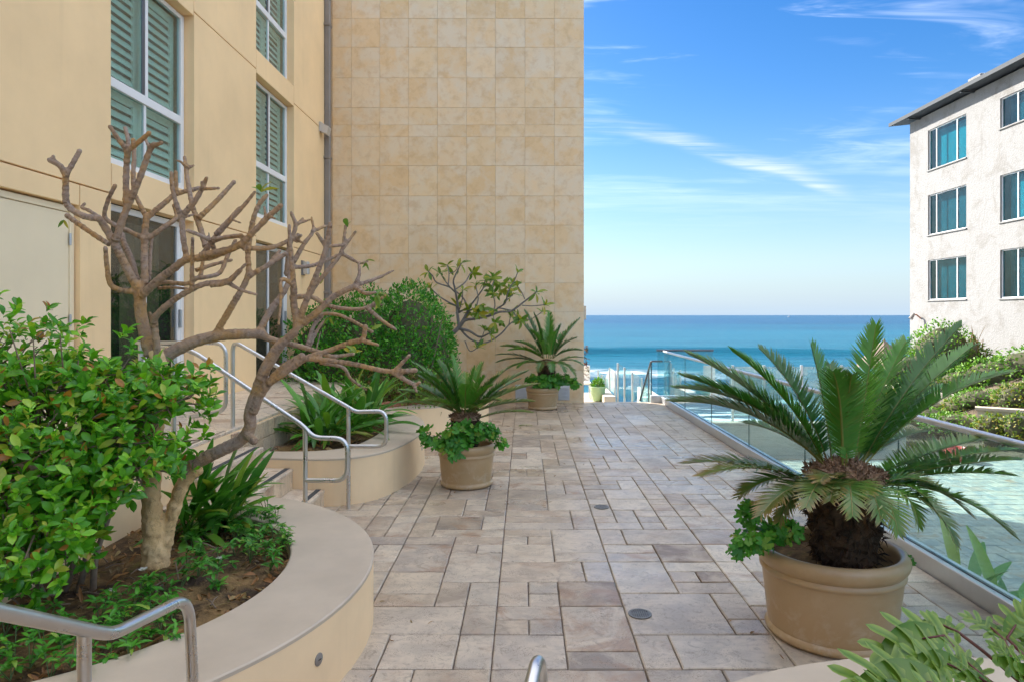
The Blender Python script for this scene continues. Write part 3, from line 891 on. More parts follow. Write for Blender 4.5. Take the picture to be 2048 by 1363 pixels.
# sliding doors at the landing
for bi, (y0, y1) in enumerate(BAYS):
    x0, x1 = BX - PT - .005, BX - PT + .045
    z0, z1 = LAND_Z, JZ[0] - .07
    mb = MB(); fw = .055
    mb.bbox(x0, x1, y0 + .004, y0 + fw, z0, z1).bbox(x0, x1, y1 - .085, y1 - .004, z0, z1)
    mb.bbox(x0 + .001, x1 - .002, y0 + fw, y1 - .085, z1 - .07, z1 - .001).bbox(x0 + .001, x1 + .02, y0 + fw, y1 - .085, z0 + .001, z0 + .05)
    dr = mb.build('sliding_door', M['white_frame'], bld)
    ym = (y0 + y1) / 2
    MB().bbox(x0 + .004, x1 - .012, ym - .03, ym + .03, z0 + .05, z1 - .07).bbox(x0 + .004, x1 - .004, y1 - .165, y1 - .086, z0 + .05, z1 - .07).build('sash', M['white_frame'] if bi == 0 else M['white_frame'], dr)
    for a, b in ((y0 + fw, ym - .03), (ym + .03, y1 - .165)):
        MB().box(BX - PT + .012, BX - PT + .018, a, b, z0 + .05, z1 - .07).build('pane', M['door_glass'], dr)
    MB().bbox(x1 - .004, x1 + .035, y1 - .145, y1 - .115, 1.75, 1.98, .008).build('handle', M['hinge'], dr)
    # curtain inside
    mb = MB(); n = 60
    pts = [(BX - PT - .22 + .025 * math.sin(k * 1.9), y0 + .06 + (y1 - y0 - .2) * (0.52 if bi == 0 else .9) * k / n) for k in range(n + 1)]
    off = 0 if bi else (y1 - y0) * .42
    vs = [(x, y + off, z0 + .02) for x, y in pts] + [(x, y + off, z1 - .1) for x, y in pts]
    mb.add(vs, [(k, k + 1, n + 2 + k, n + 1 + k) for k in range(n)])
    mb.build('curtain', M['sand_render'], dr, True)
# service door
mb = MB()
dxf = BX - 0.06
dr = MB().bbox(dxf - .05, dxf, DY0 + .07, (DY0 + DY1) / 2 - .003, LAND_Z + .01, DZ - .07).bbox(dxf - .05, dxf, (DY0 + DY1) / 2 + .003, DY1 - .07, LAND_Z + .01, DZ - .07).build('service_door', M['cream_door'], bld)
MB().bbox(dxf - .08, dxf + .012, DY0 + .008, DY0 + .068, LAND_Z + .01, DZ).bbox(dxf - .08, dxf + .012, DY1 - .068, DY1 - .008, LAND_Z + .01, DZ).bbox(dxf - .079, dxf + .011, DY0 + .068, DY1 - .068, DZ - .066, DZ - .008).build('door_frame', M['cream_door'], dr)
for z in (1.05, 1.86, 2.62):
    MB().tube([(dxf + .016, DY1 - .072, z - .055), (dxf + .016, DY1 - .072, z + .055)], .011, 10).build('hinge', M['hinge'], dr)
# downpipe, wall lamp, floodlight
mb = MB(); mb.bbox(BX + .003, BX + .115, 14.52, 14.67, -0.2, 8.85, .012)
dp = mb.build('downpipe', M['grey_metal'], bld)
for z in (2.36, 5.2, 8.0):
    MB().bbox(BX + .001, BX + .125, 14.49, 14.70, z, z + .05).build('bracket', M['grey_metal'], dp)
wl_ = thing('wall_lamp', 'small square metal wall lamp beside the second glass door', 'lamp', (BX, 13.1, 2.8))
MB().bbox(BX + .001, BX + .03, 13.02, 13.18, 2.66, 2.94).build('back_plate', M['grey_metal'], wl_)
MB().bbox(BX + .03, BX + .13, 13.04, 13.16, 2.68, 2.92, .01).build('lamp_shade', M['alu'], wl_)
fl = thing('floodlight', 'small grey floodlight on the beige wall by the downpipe', 'lamp', (BX, 14.25, 5.75))
MB().bbox(BX + .001, BX + .04, 14.17, 14.33, 5.68, 5.88).build('back_plate', M['alu'], fl)
mb = MB(); mb.add([(BX + .04, 14.17, 5.86), (BX + .04, 14.37, 5.86), (BX + .20, 14.37, 5.78), (BX + .20, 14.17, 5.78), (BX + .04, 14.17, 5.68), (BX + .04, 14.37, 5.68), (BX + .16, 14.37, 5.62), (BX + .16, 14.17, 5.62)],
                 [(0, 3, 2, 1), (4, 5, 6, 7), (0, 1, 5, 4), (1, 2, 6, 5), (2, 3, 7, 6), (3, 0, 4, 7)])
mb.build('lamp_head', M['alu'], fl)

# ================================================================== tiled stone tower at the far end
SY = 15.10
tower = thing('stone_tower', 'tall blank wall clad in square honey limestone tiles at the patio end', 'building', (-1.45, SY, 0))
MB().box(-5.6, 1.296, SY + .012, 16.25, -1.5, 9.2).build('core', M['wall_grout'], tower)
xe = [-4.205] + [(px - CX) * SY / F for px in (703, 760, 817.5, 875, 933, 991, 1050, 1108.7)] + [1.30]
ze = [0.0, 0.706, 1.34, 1.976, 2.61, 3.245, 3.87, 4.51, 5.17, 5.80, 6.06, 6.44, 7.09, 7.76, 8.39, 9.19]
tile_me = {}
for i in range(len(xe) - 1):
    for j in range(len(ze) - 1):
        g = 0.0016
        w_, h__ = xe[i + 1] - xe[i] - 2 * g, ze[j + 1] - ze[j] - 2 * g
        key = (round(w_, 3), round(h__, 3))
        if key not in tile_me:
            tile_me[key] = MB().bbox(-w_ / 2, w_ / 2, -0.012, 0.011, -h__ / 2, h__ / 2, 0.0025).mesh('tile', M['wall_tile'])
        o = link('tile', tile_me[key], tower, ((xe[i] + xe[i + 1]) / 2, SY + prnd.uniform(-.0012, .0012), (ze[j] + ze[j + 1]) / 2))
        o.rotation_euler = (prnd.gauss(0, .0012), 0, prnd.gauss(0, .0012))
MB().bbox(-4.24, 1.33, SY - .03, 16.28, 9.2, 9.3).build('coping', M['sand_render'], tower)
for px in (1042, 1127.5):
    x = (px - CX) * SY / F
    vt = MB().bbox(x - .125, x + .125, SY - .03, SY - .008, .06, .40, .006).build('vent', M['alu'], tower)
    mb = MB()
    for k in range(10):
        z = .09 + k * .030
        mb.add([(x - .11, SY - .032, z), (x + .11, SY - .032, z), (x + .11, SY - .046, z - .014), (x - .11, SY - .046, z - .014), (x - .11, SY - .032, z + .004), (x + .11, SY - .032, z + .004)],
               [(0, 1, 2, 3), (3, 2, 5, 4), (0, 4, 5, 1)])
    mb.build('louvre', M['alu'], vt)
MB().bbox(1.299, 1.42, 15.9, 16.15, 1.80, 2.12, .01).build('ledge', M['sand_render'], tower)

# ================================================================== landing, stairs, planters
land = structure(MB().box(BX + .002, -2.862, -3.0, 14.2, -1.45, LAND_Z - .03).box(-2.862, 3.1, -3.0, 0.85, -1.45, LAND_Z - .03).build('landing', M['planter']), 'raised landing along the beige building')
for k in range(36):
    y = 1.0 + k * .405
    if y > 13.9: break
    for x, w_ in ((BX + .002, .62), (BX + .625, .732)):
        MB().bbox(x, x + w_ - .006, y, y + .399, LAND_Z - .03, LAND_Z, .004).build('paving_slab', M['step_stone'], land)
# honey tiles on the landing's face
for z0 in (.40, .58):
    for k in range(44):
        y = 6.72 + k * .16
        if y > 13.6: break
        if z0 < .5 and y < 6.95: continue
        MB().bbox(-2.862, -2.842, y, y + .154, z0, z0 + .172, .003).build('face_tile', M['riser_stone'], land)
st = structure(MB().box(-2.86, -2.03, 5.60, 7.0, -0.021, 0.12).build('stairs', M['planter']), 'short flight of stone steps between the curved planters')
SX = [-2.0, -2.32, -2.64, -2.90]; SZ = [0.17, 0.375, 0.58, LAND_Z]
for i in range(4):
    zb = 0 if i == 0 else SZ[i - 1]
    if i < 3:
        MB().bbox(-2.86, SX[i], 5.62, 6.985, SZ[i] - .035, SZ[i], .006).build('tread', M['step_stone'], st)
        MB().box(-2.86, SX[i] - .022, 5.63, 6.98, zb - (.0 if i else .0), SZ[i] - .036).build('fill', M['planter'], st)
        MB().box(SX[i] - .085, SX[i] - .035, 5.62, 6.96, SZ[i] + .001, SZ[i] + .0035).build('anti_slip_strip', M['strip'], st)
    for k in range(7):
        y = 5.63 + k * .193
        MB().bbox(SX[i] - .022, SX[i] - .006, y, y + .188, zb + .001, SZ[i] - .036, .003).build('riser_tile', M['riser_stone'], st)
MB().bbox(-2.93, -2.90, 5.62, 6.72, LAND_Z - .03, LAND_Z, .005).build('nosing', M['step_stone'], st)
# the flight the photographer stands above
fst = structure(MB().box(-1.42, -0.22, 0.86, 1.0, -0.02, LAND_Z - .16).build('front_stairs', M['planter']), 'stone steps up from the patio')
for i in range(4):
    z = LAND_Z - .158 * (i + 1)
    y1 = 0.85 + .3 * (i + 1)
    MB().bbox(-1.42, -0.22, y1 - .3, y1, z - .155, z, .006).build('tread', M['step_stone'], fst)

def planter(name, label, outer, inner, ztop, zsoil, closed=True, z0=-0.02):
    root = thing(name, label, 'planter', (sum(p[0] for p in outer) / len(outer), sum(p[1] for p in outer) / len(outer), 0))
    n = len(outer)
    mb = MB()
    vs = [(x, y, z0) for x, y in outer] + [(x, y, ztop - .012) for x, y in outer] + [(x, y, ztop - .012) for x, y in inner] + [(x, y, zsoil - .1) for x, y in inner]
    fs = []
    rng = range(n if closed else n - 1)
    for i in rng:
        j = (i + 1) % n
        for lv in range(3): fs.append((lv * n + i, lv * n + j, (lv + 1) * n + j, (lv + 1) * n + i))
    mb.add(vs, fs)
    mb.build('wall', M['planter'], root, True, R(40))
    # coping coat, with a softened arris
    mb = MB()
    def grow(ring, d):
        res = []
        for i in range(n):
            a = Vector(ring[(i - 1) % n] if (closed or i) else ring[0]); b = Vector(ring[(i + 1) % n] if (closed or i < n - 1) else ring[-1])
            t = (b - a); t = t.normalized() if t.length else Vector((1, 0))
            res.append((ring[i][0] + t.y * d, ring[i][1] - t.x * d))
        return res
    sgn = 1
    o1, o2 = grow(outer, .0025), grow(outer, -.006)
    i1, i2 = grow(inner, -.0025), grow(inner, .006)
    rings = [(o1, ztop - .022), (o1, ztop - .006), (o2, ztop), (i2, ztop), (i1, ztop - .006), (i1, ztop - .05)]
    vs = []
    for rg, z in rings: vs += [(x, y, z) for x, y in rg]
    fs = []
    for i in rng:
        j = (i + 1) % n
        for lv in range(len(rings) - 1): fs.append((lv * n + i, lv * n + j, (lv + 1) * n + j, (lv + 1) * n + i))
    mb.add(vs, fs)
    mb.build('coping', M['coping'], root, True, R(30))
    # soil
    xs = [p[0] for p in inner]; ys = [p[1] for p in inner]
    cx_, cy_ = sum(xs) / n, sum(ys) / n
    mb = MB(); vs = []; fs = []; K = 14
    for k in range(K + 1):
        f = k / K
        for x, y in inner:
            X_, Y_ = cx_ + (x - cx_) * f, cy_ + (y - cy_) * f
            vs.append((X_, Y_, zsoil + .05 * mnoise.noise(Vector((X_ * 3, Y_ * 3, 5))) + .02 * mnoise.noise(Vector((X_ * 14, Y_ * 14, 2))) + .06 * (1 - f)))
    for k in range(K):
        for i in range(n if closed else n - 1):
            j = (i + 1) % n
            fs.append((k * n + i, (k + 1) * n + i, (k + 1) * n + j, k * n + j))
    if not closed:
        for k in range(K): fs.append((k * n + n - 1, (k + 1) * n + n - 1, (k + 1) * n, k * n))
    mb.add(vs, fs)
    mb.build('soil', M['soil'], root, True)
    return root
def arc(c, r, a0, a1, n): return [(c[0] + r * math.cos(R(a0 + (a1 - a0) * k / n)), c[1] + r * math.sin(R(a0 + (a1 - a0) * k / n))) for k in range(n + 1)]
PZ1, PS1 = 0.40, 0.315
pl1 = planter('curved_planter', 'large curved cream planter with taupe coping in the left foreground', arc(P1C, P1R, -91.2, 91.2, 64), arc(P1C, 1.39, -91.6, 91.6, 64), PZ1, PS1, False)
o2 = smooth_path(P2_OUT, 6)
cxy = (-2.62, 8.7)
def inset(poly, d):
    res = []
    for i, p in enumerate(poly):
        a = Vector(poly[max(i - 1, 0)][:2]); b = Vector(poly[min(i + 1, len(poly) - 1)][:2])
        t = (b - a).normalized()
        res.append((p[0] - t.y * d, p[1] + t.x * d))
    return res
in2 = smooth_path([(-2.75, 7.28), (-2.4, 7.27), (-2.12, 7.33), (-1.93, 7.5), (-1.82, 7.85), (-1.77, 8.4), (-1.80, 9.0), (-1.94, 9.5), (-2.15, 9.85), (-2.4, 10.05), (-2.6, 10.15), (-2.75, 10.2)], 6)
pl2 = planter('curved_planter', 'curved cream planter beyond the steps, filled with bird of paradise leaves', [p[:2] for p in o2], [p[:2] for p in in2], 0.48, 0.41, False)
pl3 = planter('curved_planter', 'rounded cream planter holding the clipped hedge behind the middle pot', arc(P3C, P3R, -104, 104, 48), arc(P3C, 1.3, -105, 105, 48), 0.45, 0.38, False)
pl4 = planter('curved_planter', 'curved planter edge at the bottom right under the philodendron', arc(P4C, P4R, 0, 360, 72)[:-1], arc(P4C, P4R - .45, 0, 360, 72)[:-1], 0.40, 0.33, True)
# the planters' round step lights
for nm, c, r, an, z, lab in ((0, P1C, P1R, math.degrees(math.atan2(3.403 - 4.0, -1.016 + 2.82)), .215, 'round grey step light low on the near curved planter wall'),):
    x, y = c[0] + r * math.cos(R(an)), c[1] + r * math.sin(R(an))
    rt = thing('step_light', lab, 'lamp', (x, y, z))
    d = Vector((math.cos(R(an)), math.sin(R(an)), 0)); t = Vector((-d.y, d.x, 0)); k = Vector((0, 0, 1))
    mb = MB(); N_ = 28; vs = []; fs = []
    prof = [(.031, .000), (.031, .004), (.026, .007), (.0005, .008)]
    for rr_, hh in prof:
        for q in range(N_):
            a = 2 * math.pi * q / N_
            vs.append(Vector((x, y, z)) + d * hh + (t * math.cos(a) + k * math.sin(a) * 1.0) * rr_)
    for i in range(len(prof) - 1):
        for q in range(N_): fs.append((i * N_ + q, i * N_ + (q + 1) % N_, (i + 1) * N_ + (q + 1) % N_, (i + 1) * N_ + q))
    mb.add(vs, fs); mb.build('cover', M['grey_metal'], rt, True, R(35))
    MB().tube([Vector((x, y, z)) + d * .0078 + t * -.010, Vector((x, y, z)) + d * .0078 + t * .010], .003, 6).build('slot', M['black'], rt)
lx, ly = -1.275, 8.55
rt = thing('step_light', 'small step light on the far curved planter wall beside the middle pot', 'lamp', (lx, ly, .27))
MB().tube([(lx - .01, ly, .27), (lx + .008, ly, .27)], .03, 20).build('cover', M['grey_metal'], rt, True, R(35))
# terracotta edging bricks
eb = thing('brick_edging', 'short row of terracotta edging bricks at the planter below the hedge', 'edging', (-2.15, 11.0, .45))
for k in range(7):
    a = Vector((-2.42, 10.66)).lerp(Vector((-1.72, 11.45)), k / 7); b = Vector((-2.42, 10.66)).lerp(Vector((-1.72, 11.45)), (k + .93) / 7)
    t = (b - a).normalized() * 1; nrm = Vector((-t.y, t.x)) * .035
    z0, z1 = .44, .53 + .006 * (k % 3)
    q = [a - nrm, b - nrm, b + nrm, a + nrm]
    MB().add([(p.x, p.y, z0) for p in q] + [(p.x, p.y, z1) for p in q], [(3, 2, 1, 0), (4, 5, 6, 7), (0, 1, 5, 4), (1, 2, 6, 5), (2, 3, 7, 6), (3, 0, 4, 7)]).build('brick', M['terracotta'], eb)

# ------------------------------------------------------------------ stainless handrails
def rail_path(pts, per=5):
    return [Vector(p) for p in smooth_path(pts, per)]
def bend(pts, r=0.07, seg=6):
    """polyline with rounded corners"""
    pts = [Vector(p) for p in pts]
    res = [pts[0]]
    for i in range(1, len(pts) - 1):
        a, b, c = pts[i - 1], pts[i], pts[i + 1]
        u_, v_ = (a - b), (c - b)
        rr = min(r, u_.length * .48, v_.length * .48)
        p0, p1 = b + u_.normalized() * rr, b + v_.normalized() * rr
        for k in range(seg + 1):
            t = k / seg
            res.append(p0 * (1 - t) ** 2 + b * 2 * t * (1 - t) + p1 * t * t)
    res.append(pts[-1])
    return res
RR = 0.0205
def handrail(label, railpts, posts, r=RR, group='stainless handrails', base=None, cap=0.1):
    rt = thing('handrail', label, 'handrail', posts[0][0], group)
    MB().tube(bend(railpts, cap, 8), r, 14).build('rail', M['steel'], rt, True, R(50))
    for a, b in posts:
        MB().tube([a, b], r * .97, 14).build('post', M['steel'], rt, True, R(50))
    return rt
# far side of the flight
handrail('steel stair handrail on the far side of the steps, against the far planter',
         [(-2.93, 6.93, LAND_Z), (-2.93, 6.93, 1.655), (-1.745, 6.84, 1.0), (-1.67, 6.84, .955), (-1.37, 6.84, .965), (-1.37, 6.84, .615), (-1.745, 6.84, .615)],
         [(Vector((-1.745, 6.84, -.02)), Vector((-1.745, 6.84, .99)))], cap=.10)
handrail('steel stair handrail on the near side of the steps, behind the leaning tree limb',
         [(-3.20, 5.90, 1.64), (-2.86, 5.90, 1.62), (-1.88, 5.86, .975), (-1.79, 5.86, .873), (-1.505, 5.86, .865), (-1.505, 5.86, .51), (-1.86, 5.86, .51)],
         [(Vector((-1.862, 5.86, -.02)), Vector((-1.862, 5.86, .95))), (Vector((-3.0, 5.90, LAND_Z)), Vector((-3.0, 5.90, 1.62)))], cap=.11)
handrail('steel guard rail loop on the landing beside the stair top',
         [(-3.95, 7.0, 1.63), (-3.03, 7.0, 1.63), (-3.03, 7.0, .93), (-3.4, 7.0, .88)],
         [(Vector((-3.9, 7.0, LAND_Z)), Vector((-3.9, 7.0, 1.62)))], cap=.13)
# near rails either side of the camera's flight
handrail('thick steel handrail with looped end in the lower left corner',
         [(-1.30, 0.60, 1.83), (-1.33, 2.13, .935), (-1.325, 2.22, .885), (-1.285, 2.64, .835), (-1.275, 2.66, .43), (-1.335, 2.12, .43)],
         [(Vector((-1.34, 2.10, -.02)), Vector((-1.34, 2.10, .95)))], .0208, cap=.10)
handrail('looped end of a steel handrail at the bottom centre edge',
         [(-0.02, 0.60, 1.50), (-0.015, 1.62, .92), (0.0, 1.92, .80), (0.045, 2.12, .885), (0.075, 2.17, .45), (0.02, 1.85, .42)],
         [(Vector((-0.01, 1.70, .39)), Vector((-0.01, 1.70, .87)))], .0208, cap=.09)

# ------------------------------------------------------------------ glass balustrade along the right side
GX = 3.06
bal = thing('glass_balustrade', 'long frameless glass balustrade with metal top rail along the patio edge', 'balustrade', (GX, 9, 0))
MB().bbox(3.0, 3.12, -1.0, 15.16, -.02, .13, .006).build('base_shoe', M['alu'], bal)
MB().box(3.046, 3.074, -0.99, 15.15, .1301, .1345).build('gasket', M['black'], bal)
yj = [15.13, 13.15, 11.29, 9.40, 7.52, 5.64, 3.76, 1.88, 0.0]
for a, b in zip(yj[1:], yj[:-1]):
    MB().box(GX - .006, GX + .006, a + .008, b - .008, .135, 1.10).build('pane', M['glass'], bal)
    MB().box(GX - .0062, GX + .0062, a + .004, a + .0075, .136, 1.099).build('pane_edge', M['glass_edge'], bal)
MB().tube([(GX, -1.0, 1.115), (GX, 15.16, 1.115)], .024, 14).build('top_rail', M['alu'], bal, True, R(50))
# return screen and the gate-like lower screen at the far end
ret = thing('glass_screen', 'clear glass wind screen with dark top rail across the balustrade end', 'glass screen', (3.5, 15.2, 0))
MB().box(2.93, 4.14, 15.19, 15.202, .16, 1.12).build('pane', M['glass'], ret)
MB().tube([(2.91, 15.196, 1.14), (4.16, 15.196, 1.14)], .022, 12).build('top_rail', M['bronze'], ret, True, R(50))
MB().bbox(2.78, 4.14, 15.155, 15.25, -.02, .15, .006).build('base_shoe', M['alu'], ret)
low = thing('stair_balustrade', 'low glass panels with a dark rail sloping down the beach stairs', 'balustrade', (2.85, 15.5, 0))
MB().tube(bend([(3.1, 15.50, .88), (2.84, 15.50, .88), (2.86, 17.1, -.20)], .05), .021, 12).build('rail', M['bronze'], low, True, R(50))
mb = MB(); mb.add([(2.85, 15.52, -.1), (2.862, 15.52, -.1), (2.872, 17.05, -1.1), (2.86, 17.05, -1.1), (2.85, 15.52, .84), (2.862, 15.52, .84), (2.872, 17.05, -.2), (2.86, 17.05, -.2)],
                 [(0, 3, 2, 1), (4, 5, 6, 7), (0, 1, 5, 4), (1, 2, 6, 5), (2, 3, 7, 6), (3, 0, 4, 7)])
mb.build('pane', M['glass'], low)
for y, z in ((15.53, .86), (15.9, .6)):
    MB().box(2.845, 2.868, y, y + .02, -.2, z).build('post', M['bronze'], low)

# ------------------------------------------------------------------ lower terrace beyond the patio, in the sun
terr = structure(MB().box(-1.0, 2.12, 15.26, 18.6, -1.45, -.19).build('lower_terrace', M['sand_render']), 'sunlit terrace one step below the patio end')
for i in range(8):
    for j in range(8):
        x = -1.0 + i * .39; y = 15.27 + j * .415
        MB().bbox(x, x + .383, y, y + .408, -.19, -.165, .005).build('paving_slab', M['step_stone'], terr)
ds = structure(MB().box(2.12, 3.1, 15.26, 15.5, -1.6, -.03).build('beach_stairs', M['step_stone']), 'stairs down to the beach')
for k in range(9):
    MB().bbox(2.13, 3.1, 15.5 + k * .3, 15.8 + k * .3, -2.6, -.19 - k * .17, .006).build('tread', M['step_stone'], ds)
MB().bbox(1.86, 2.13, 16.1, 18.6, -.4, .02, .01).build('parapet', M['sand_render'], terr)
MB().bbox(3.1, 3.32, 15.26, 19.0, -2.6, -.05, .01).build('parapet', M['sand_render'], ds)
gf = thing('glass_fence', 'row of grey posts with clear glass panels stepping down beside the beach stairs', 'fence', (2.4, 17.4, 0))
POSTS = [(1235.6, 725, 783, 17.6), (1249, 734, 796, 17.3), (1264.5, 743.5, 800, 17.0), (1283.5, 754.5, 800, 17.6)]
pv = []
for px, t0, b0, Y in POSTS:
    a, b = P(px, b0, Y), P(px, t0, Y); pv.append((a, b))
    w_ = .022
    MB().bbox(a.x - w_, a.x + w_, Y - .03, Y + .03, a.z - .35, b.z, .004).build('post', M['alu'], gf)
for (a, b), (c, d) in zip(pv[:-1], pv[1:]):
    MB().add([a, c, d, b, a + Vector((0, .012, 0)), c + Vector((0, .012, 0)), d + Vector((0, .012, 0)), b + Vector((0, .012, 0))],
             [(0, 1, 2, 3), (7, 6, 5, 4), (0, 4, 5, 1), (1, 5, 6, 2), (2, 6, 7, 3), (3, 7, 4, 0)]).build('pane', M['glass'], gf)
wf = thing('frosted_fence', 'white frosted glass fence along the sunlit terrace behind the green pot', 'fence', (1.9, 18, 0))
FP = [((1196, 739), (1196, 790), 18.4), ((1203.5, 748), (1203.5, 778), 18.45), ((1211.5, 754), (1211.5, 780), 18.5), ((1219, 734), (1219, 779), 18.0), ((1230, 741), (1230, 787), 17.7)]
pv = []
for (px, t0), (_, b0), Y in FP:
    a, b = P(px, b0, Y), P(px, t0, Y); pv.append((a, b))
    MB().bbox(a.x - .016, a.x + .016, Y - .02, Y + .02, -.2, b.z, .003).build('post', M['alu'], wf)
M['frost'] = m_glass('frosted pale glass', (0.75, 0.9, 0.9), 1.4, 0.35, 0.75)
for (a, b), (c, d) in zip(pv[:-1], pv[1:]):
    MB().add([a, c, d, b, a + Vector((0, .012, 0)), c + Vector((0, .012, 0)), d + Vector((0, .012, 0)), b + Vector((0, .012, 0))],
             [(0, 1, 2, 3), (7, 6, 5, 4), (0, 4, 5, 1), (1, 5, 6, 2), (2, 6, 7, 3), (3, 7, 4, 0)]).build('pane', M['frost'], wf)
# terrace chair just showing past the tower
ch = thing('terrace_chair', 'white framed terrace chair half hidden by the tower corner', 'chair', (1.48, 17.0, -.165))
for sx in (1.36, 1.62):
    for sy in (16.85, 17.25):
        MB().tube([(sx, sy, -.165), (sx, sy, .22)], .014, 8).build('leg', M['hinge'], ch)
MB().bbox(1.34, 1.64, 16.83, 17.27, .22, .27, .015).build('seat', M['white_frame'], ch)
MB().bbox(1.34, 1.64, 17.25, 17.29, .27, .66, .015).build('backrest', M['white_frame'], ch)

# ------------------------------------------------------------------ neighbour's low walls and fence past the court
nb = thing('glass_fence', 'distant pale glass fence with grey posts seen through the big cycad fronds', 'fence', (7, 18.2, -.5))
for px in (1465, 1528, 1603, 1683):
    x = (px - CX) * 18.2 / F
    MB().bbox(x - .03, x + .03, 18.17, 18.23, -1.6, .60, .004).build('post', M['alu'], nb)
for a, b in ((1465, 1528), (1528, 1603), (1603, 1683), (1683, 1740)):
    x0, x1 = (a - CX) * 18.2 / F + .04, (b - CX) * 18.2 / F - .04
    MB().box(x0, x1, 18.19, 18.202, -.75, .56).build('pane', M['frost'], nb)
nw = thing('garden_wall', 'low cream wall at the far edge of the sunken court', 'wall', (7, 16, -1))
MB().bbox(3.35, 8.8, 15.9, 16.15, -1.5, -.62, .01).build('wall', M['sand_render'], nw)
MB().bbox(3.33, 8.82, 15.88, 16.17, -.62, -.56, .01).build('cap', M['coping'], nw)
rw = thing('retaining_wall', 'low pale retaining wall below the yellowing shrubs on the right', 'wall', (12, 17.5, -1))
a, b = P(1955, 818, 17.2), P(2140, 842, 16.2)
t = (b - a); t.z = 0; t.normalize(); n_ = Vector((-t.y, t.x, 0)) * .11
q = [a - n_, b - n_, b + n_, a + n_]
MB().add([(p.x, p.y, -1.6) for p in q] + [(p.x, p.y, a.z) for p in q], [(3, 2, 1, 0), (4, 5, 6, 7), (0, 1, 5, 4), (1, 2, 6, 5), (2, 3, 7, 6), (3, 0, 4, 7)]).build('wall', M['sand_render'], rw)
n_ *= 1.5
q = [a - n_ - t * .05, b - n_, b + n_, a + n_ - t * .05]
MB().add([(p.x, p.y, a.z + .001) for p in q] + [(p.x, p.y, a.z + .07) for p in q], [(3, 2, 1, 0), (4, 5, 6, 7), (0, 1, 5, 4), (1, 2, 6, 5), (2, 3, 7, 6), (3, 0, 4, 7)]).build('cap', M['coping'], rw)
rw2 = thing('garden_wall', 'thin pale kerb wall running through the shrubs above the retaining wall', 'wall', (11, 20, -1))
a, b = P(1765, 768, 21.5), P(1992, 800, 19.2)
t = (b - a); t.z = 0; t.normalize(); n_ = Vector((-t.y, t.x, 0)) * .1
q = [a - n_, b - n_, b + n_, a + n_]
MB().add([(p.x, p.y, -1.5) for p in q] + [(q[0].x, q[0].y, a.z), (q[1].x, q[1].y, b.z), (q[2].x, q[2].y, b.z), (q[3].x, q[3].y, a.z)], [(3, 2, 1, 0), (4, 5, 6, 7), (0, 1, 5, 4), (1, 2, 6, 5), (2, 3, 7, 6), (3, 0, 4, 7)]).build('wall', M['sand_render'], rw2)

# ================================================================== white weathered building on the right
WX = 16.2
wb = thing('white_building', 'weathered white stucco building with teal windows and dark eaves on the right', 'building', (WX, 24, 0))
openings = []
for z0, z1 in ((7.69, 9.30), (5.10, 6.70), (2.50, 4.10)):
    openings.append((25.3, 27.7, z0, z1))
for z0, z1 in ((8.24, 9.27), (5.06, 6.65), (2.47, 4.12)):
    openings.append((20.9, 23.5, z0, z1))
for z0, z1 in ((7.69, 9.30), (5.10, 6.70), (2.50, 4.10)):
    openings.append((16.4, 18.9, z0, z1))
ys = sorted({14.0, 29.0} | {o[0] for o in openings} | {o[1] for o in openings})
zs = sorted({-2.2, 9.95} | {o[2] for o in openings} | {o[3] for o in openings})
mb = MB(); D = .14
for i in range(len(ys) - 1):
    for j in range(len(zs) - 1):
        ym, zm = (ys[i] + ys[i + 1]) / 2, (zs[j] + zs[j + 1]) / 2
        if any(o[0] < ym < o[1] and o[2] < zm < o[3] for o in openings): continue
        mb.add([(WX, ys[i], zs[j]), (WX, ys[i], zs[j + 1]), (WX, ys[i + 1], zs[j + 1]), (WX, ys[i + 1], zs[j])], [(0, 1, 2, 3)])
for y0, y1, z0, z1 in openings:
    mb.add([(WX, y0, z0), (WX, y1, z0), (WX, y1, z1), (WX, y0, z1), (WX + D, y0, z0), (WX + D, y1, z0), (WX + D, y1, z1), (WX + D, y0, z1)],
           [(0, 1, 5, 4), (1, 2, 6, 5), (2, 3, 7, 6), (3, 0, 4, 7)])
mb.add([(WX, 29, -2.2), (WX, 29, 9.95), (WX + 12, 29, 9.95), (WX + 12, 29, -2.2), (WX, 14, -2.2), (WX, 14, 9.95), (WX + 12, 14, 9.95), (WX + 12, 14, -2.2)],
       [(0, 1, 2, 3), (7, 6, 5, 4), (3, 2, 6, 7), (1, 5, 6, 2)])
mb.build('wall', M['white_stucco'], wb)
MB().box(WX + .9, WX + 11.8, 14.1, 28.9, -2, 9.9).build('interior', M['dark_room'], wb)
M['blind'] = m_paint('window blind', (0.62, 0.66, 0.64), 0.7, 0.08, 1.0)
M['curtain'] = m_paint('teal lit curtain', (0.08, 0.24, 0.25), 0.9, 0.1, 1.0)  # teal light of the tinted glass put into the curtain colour
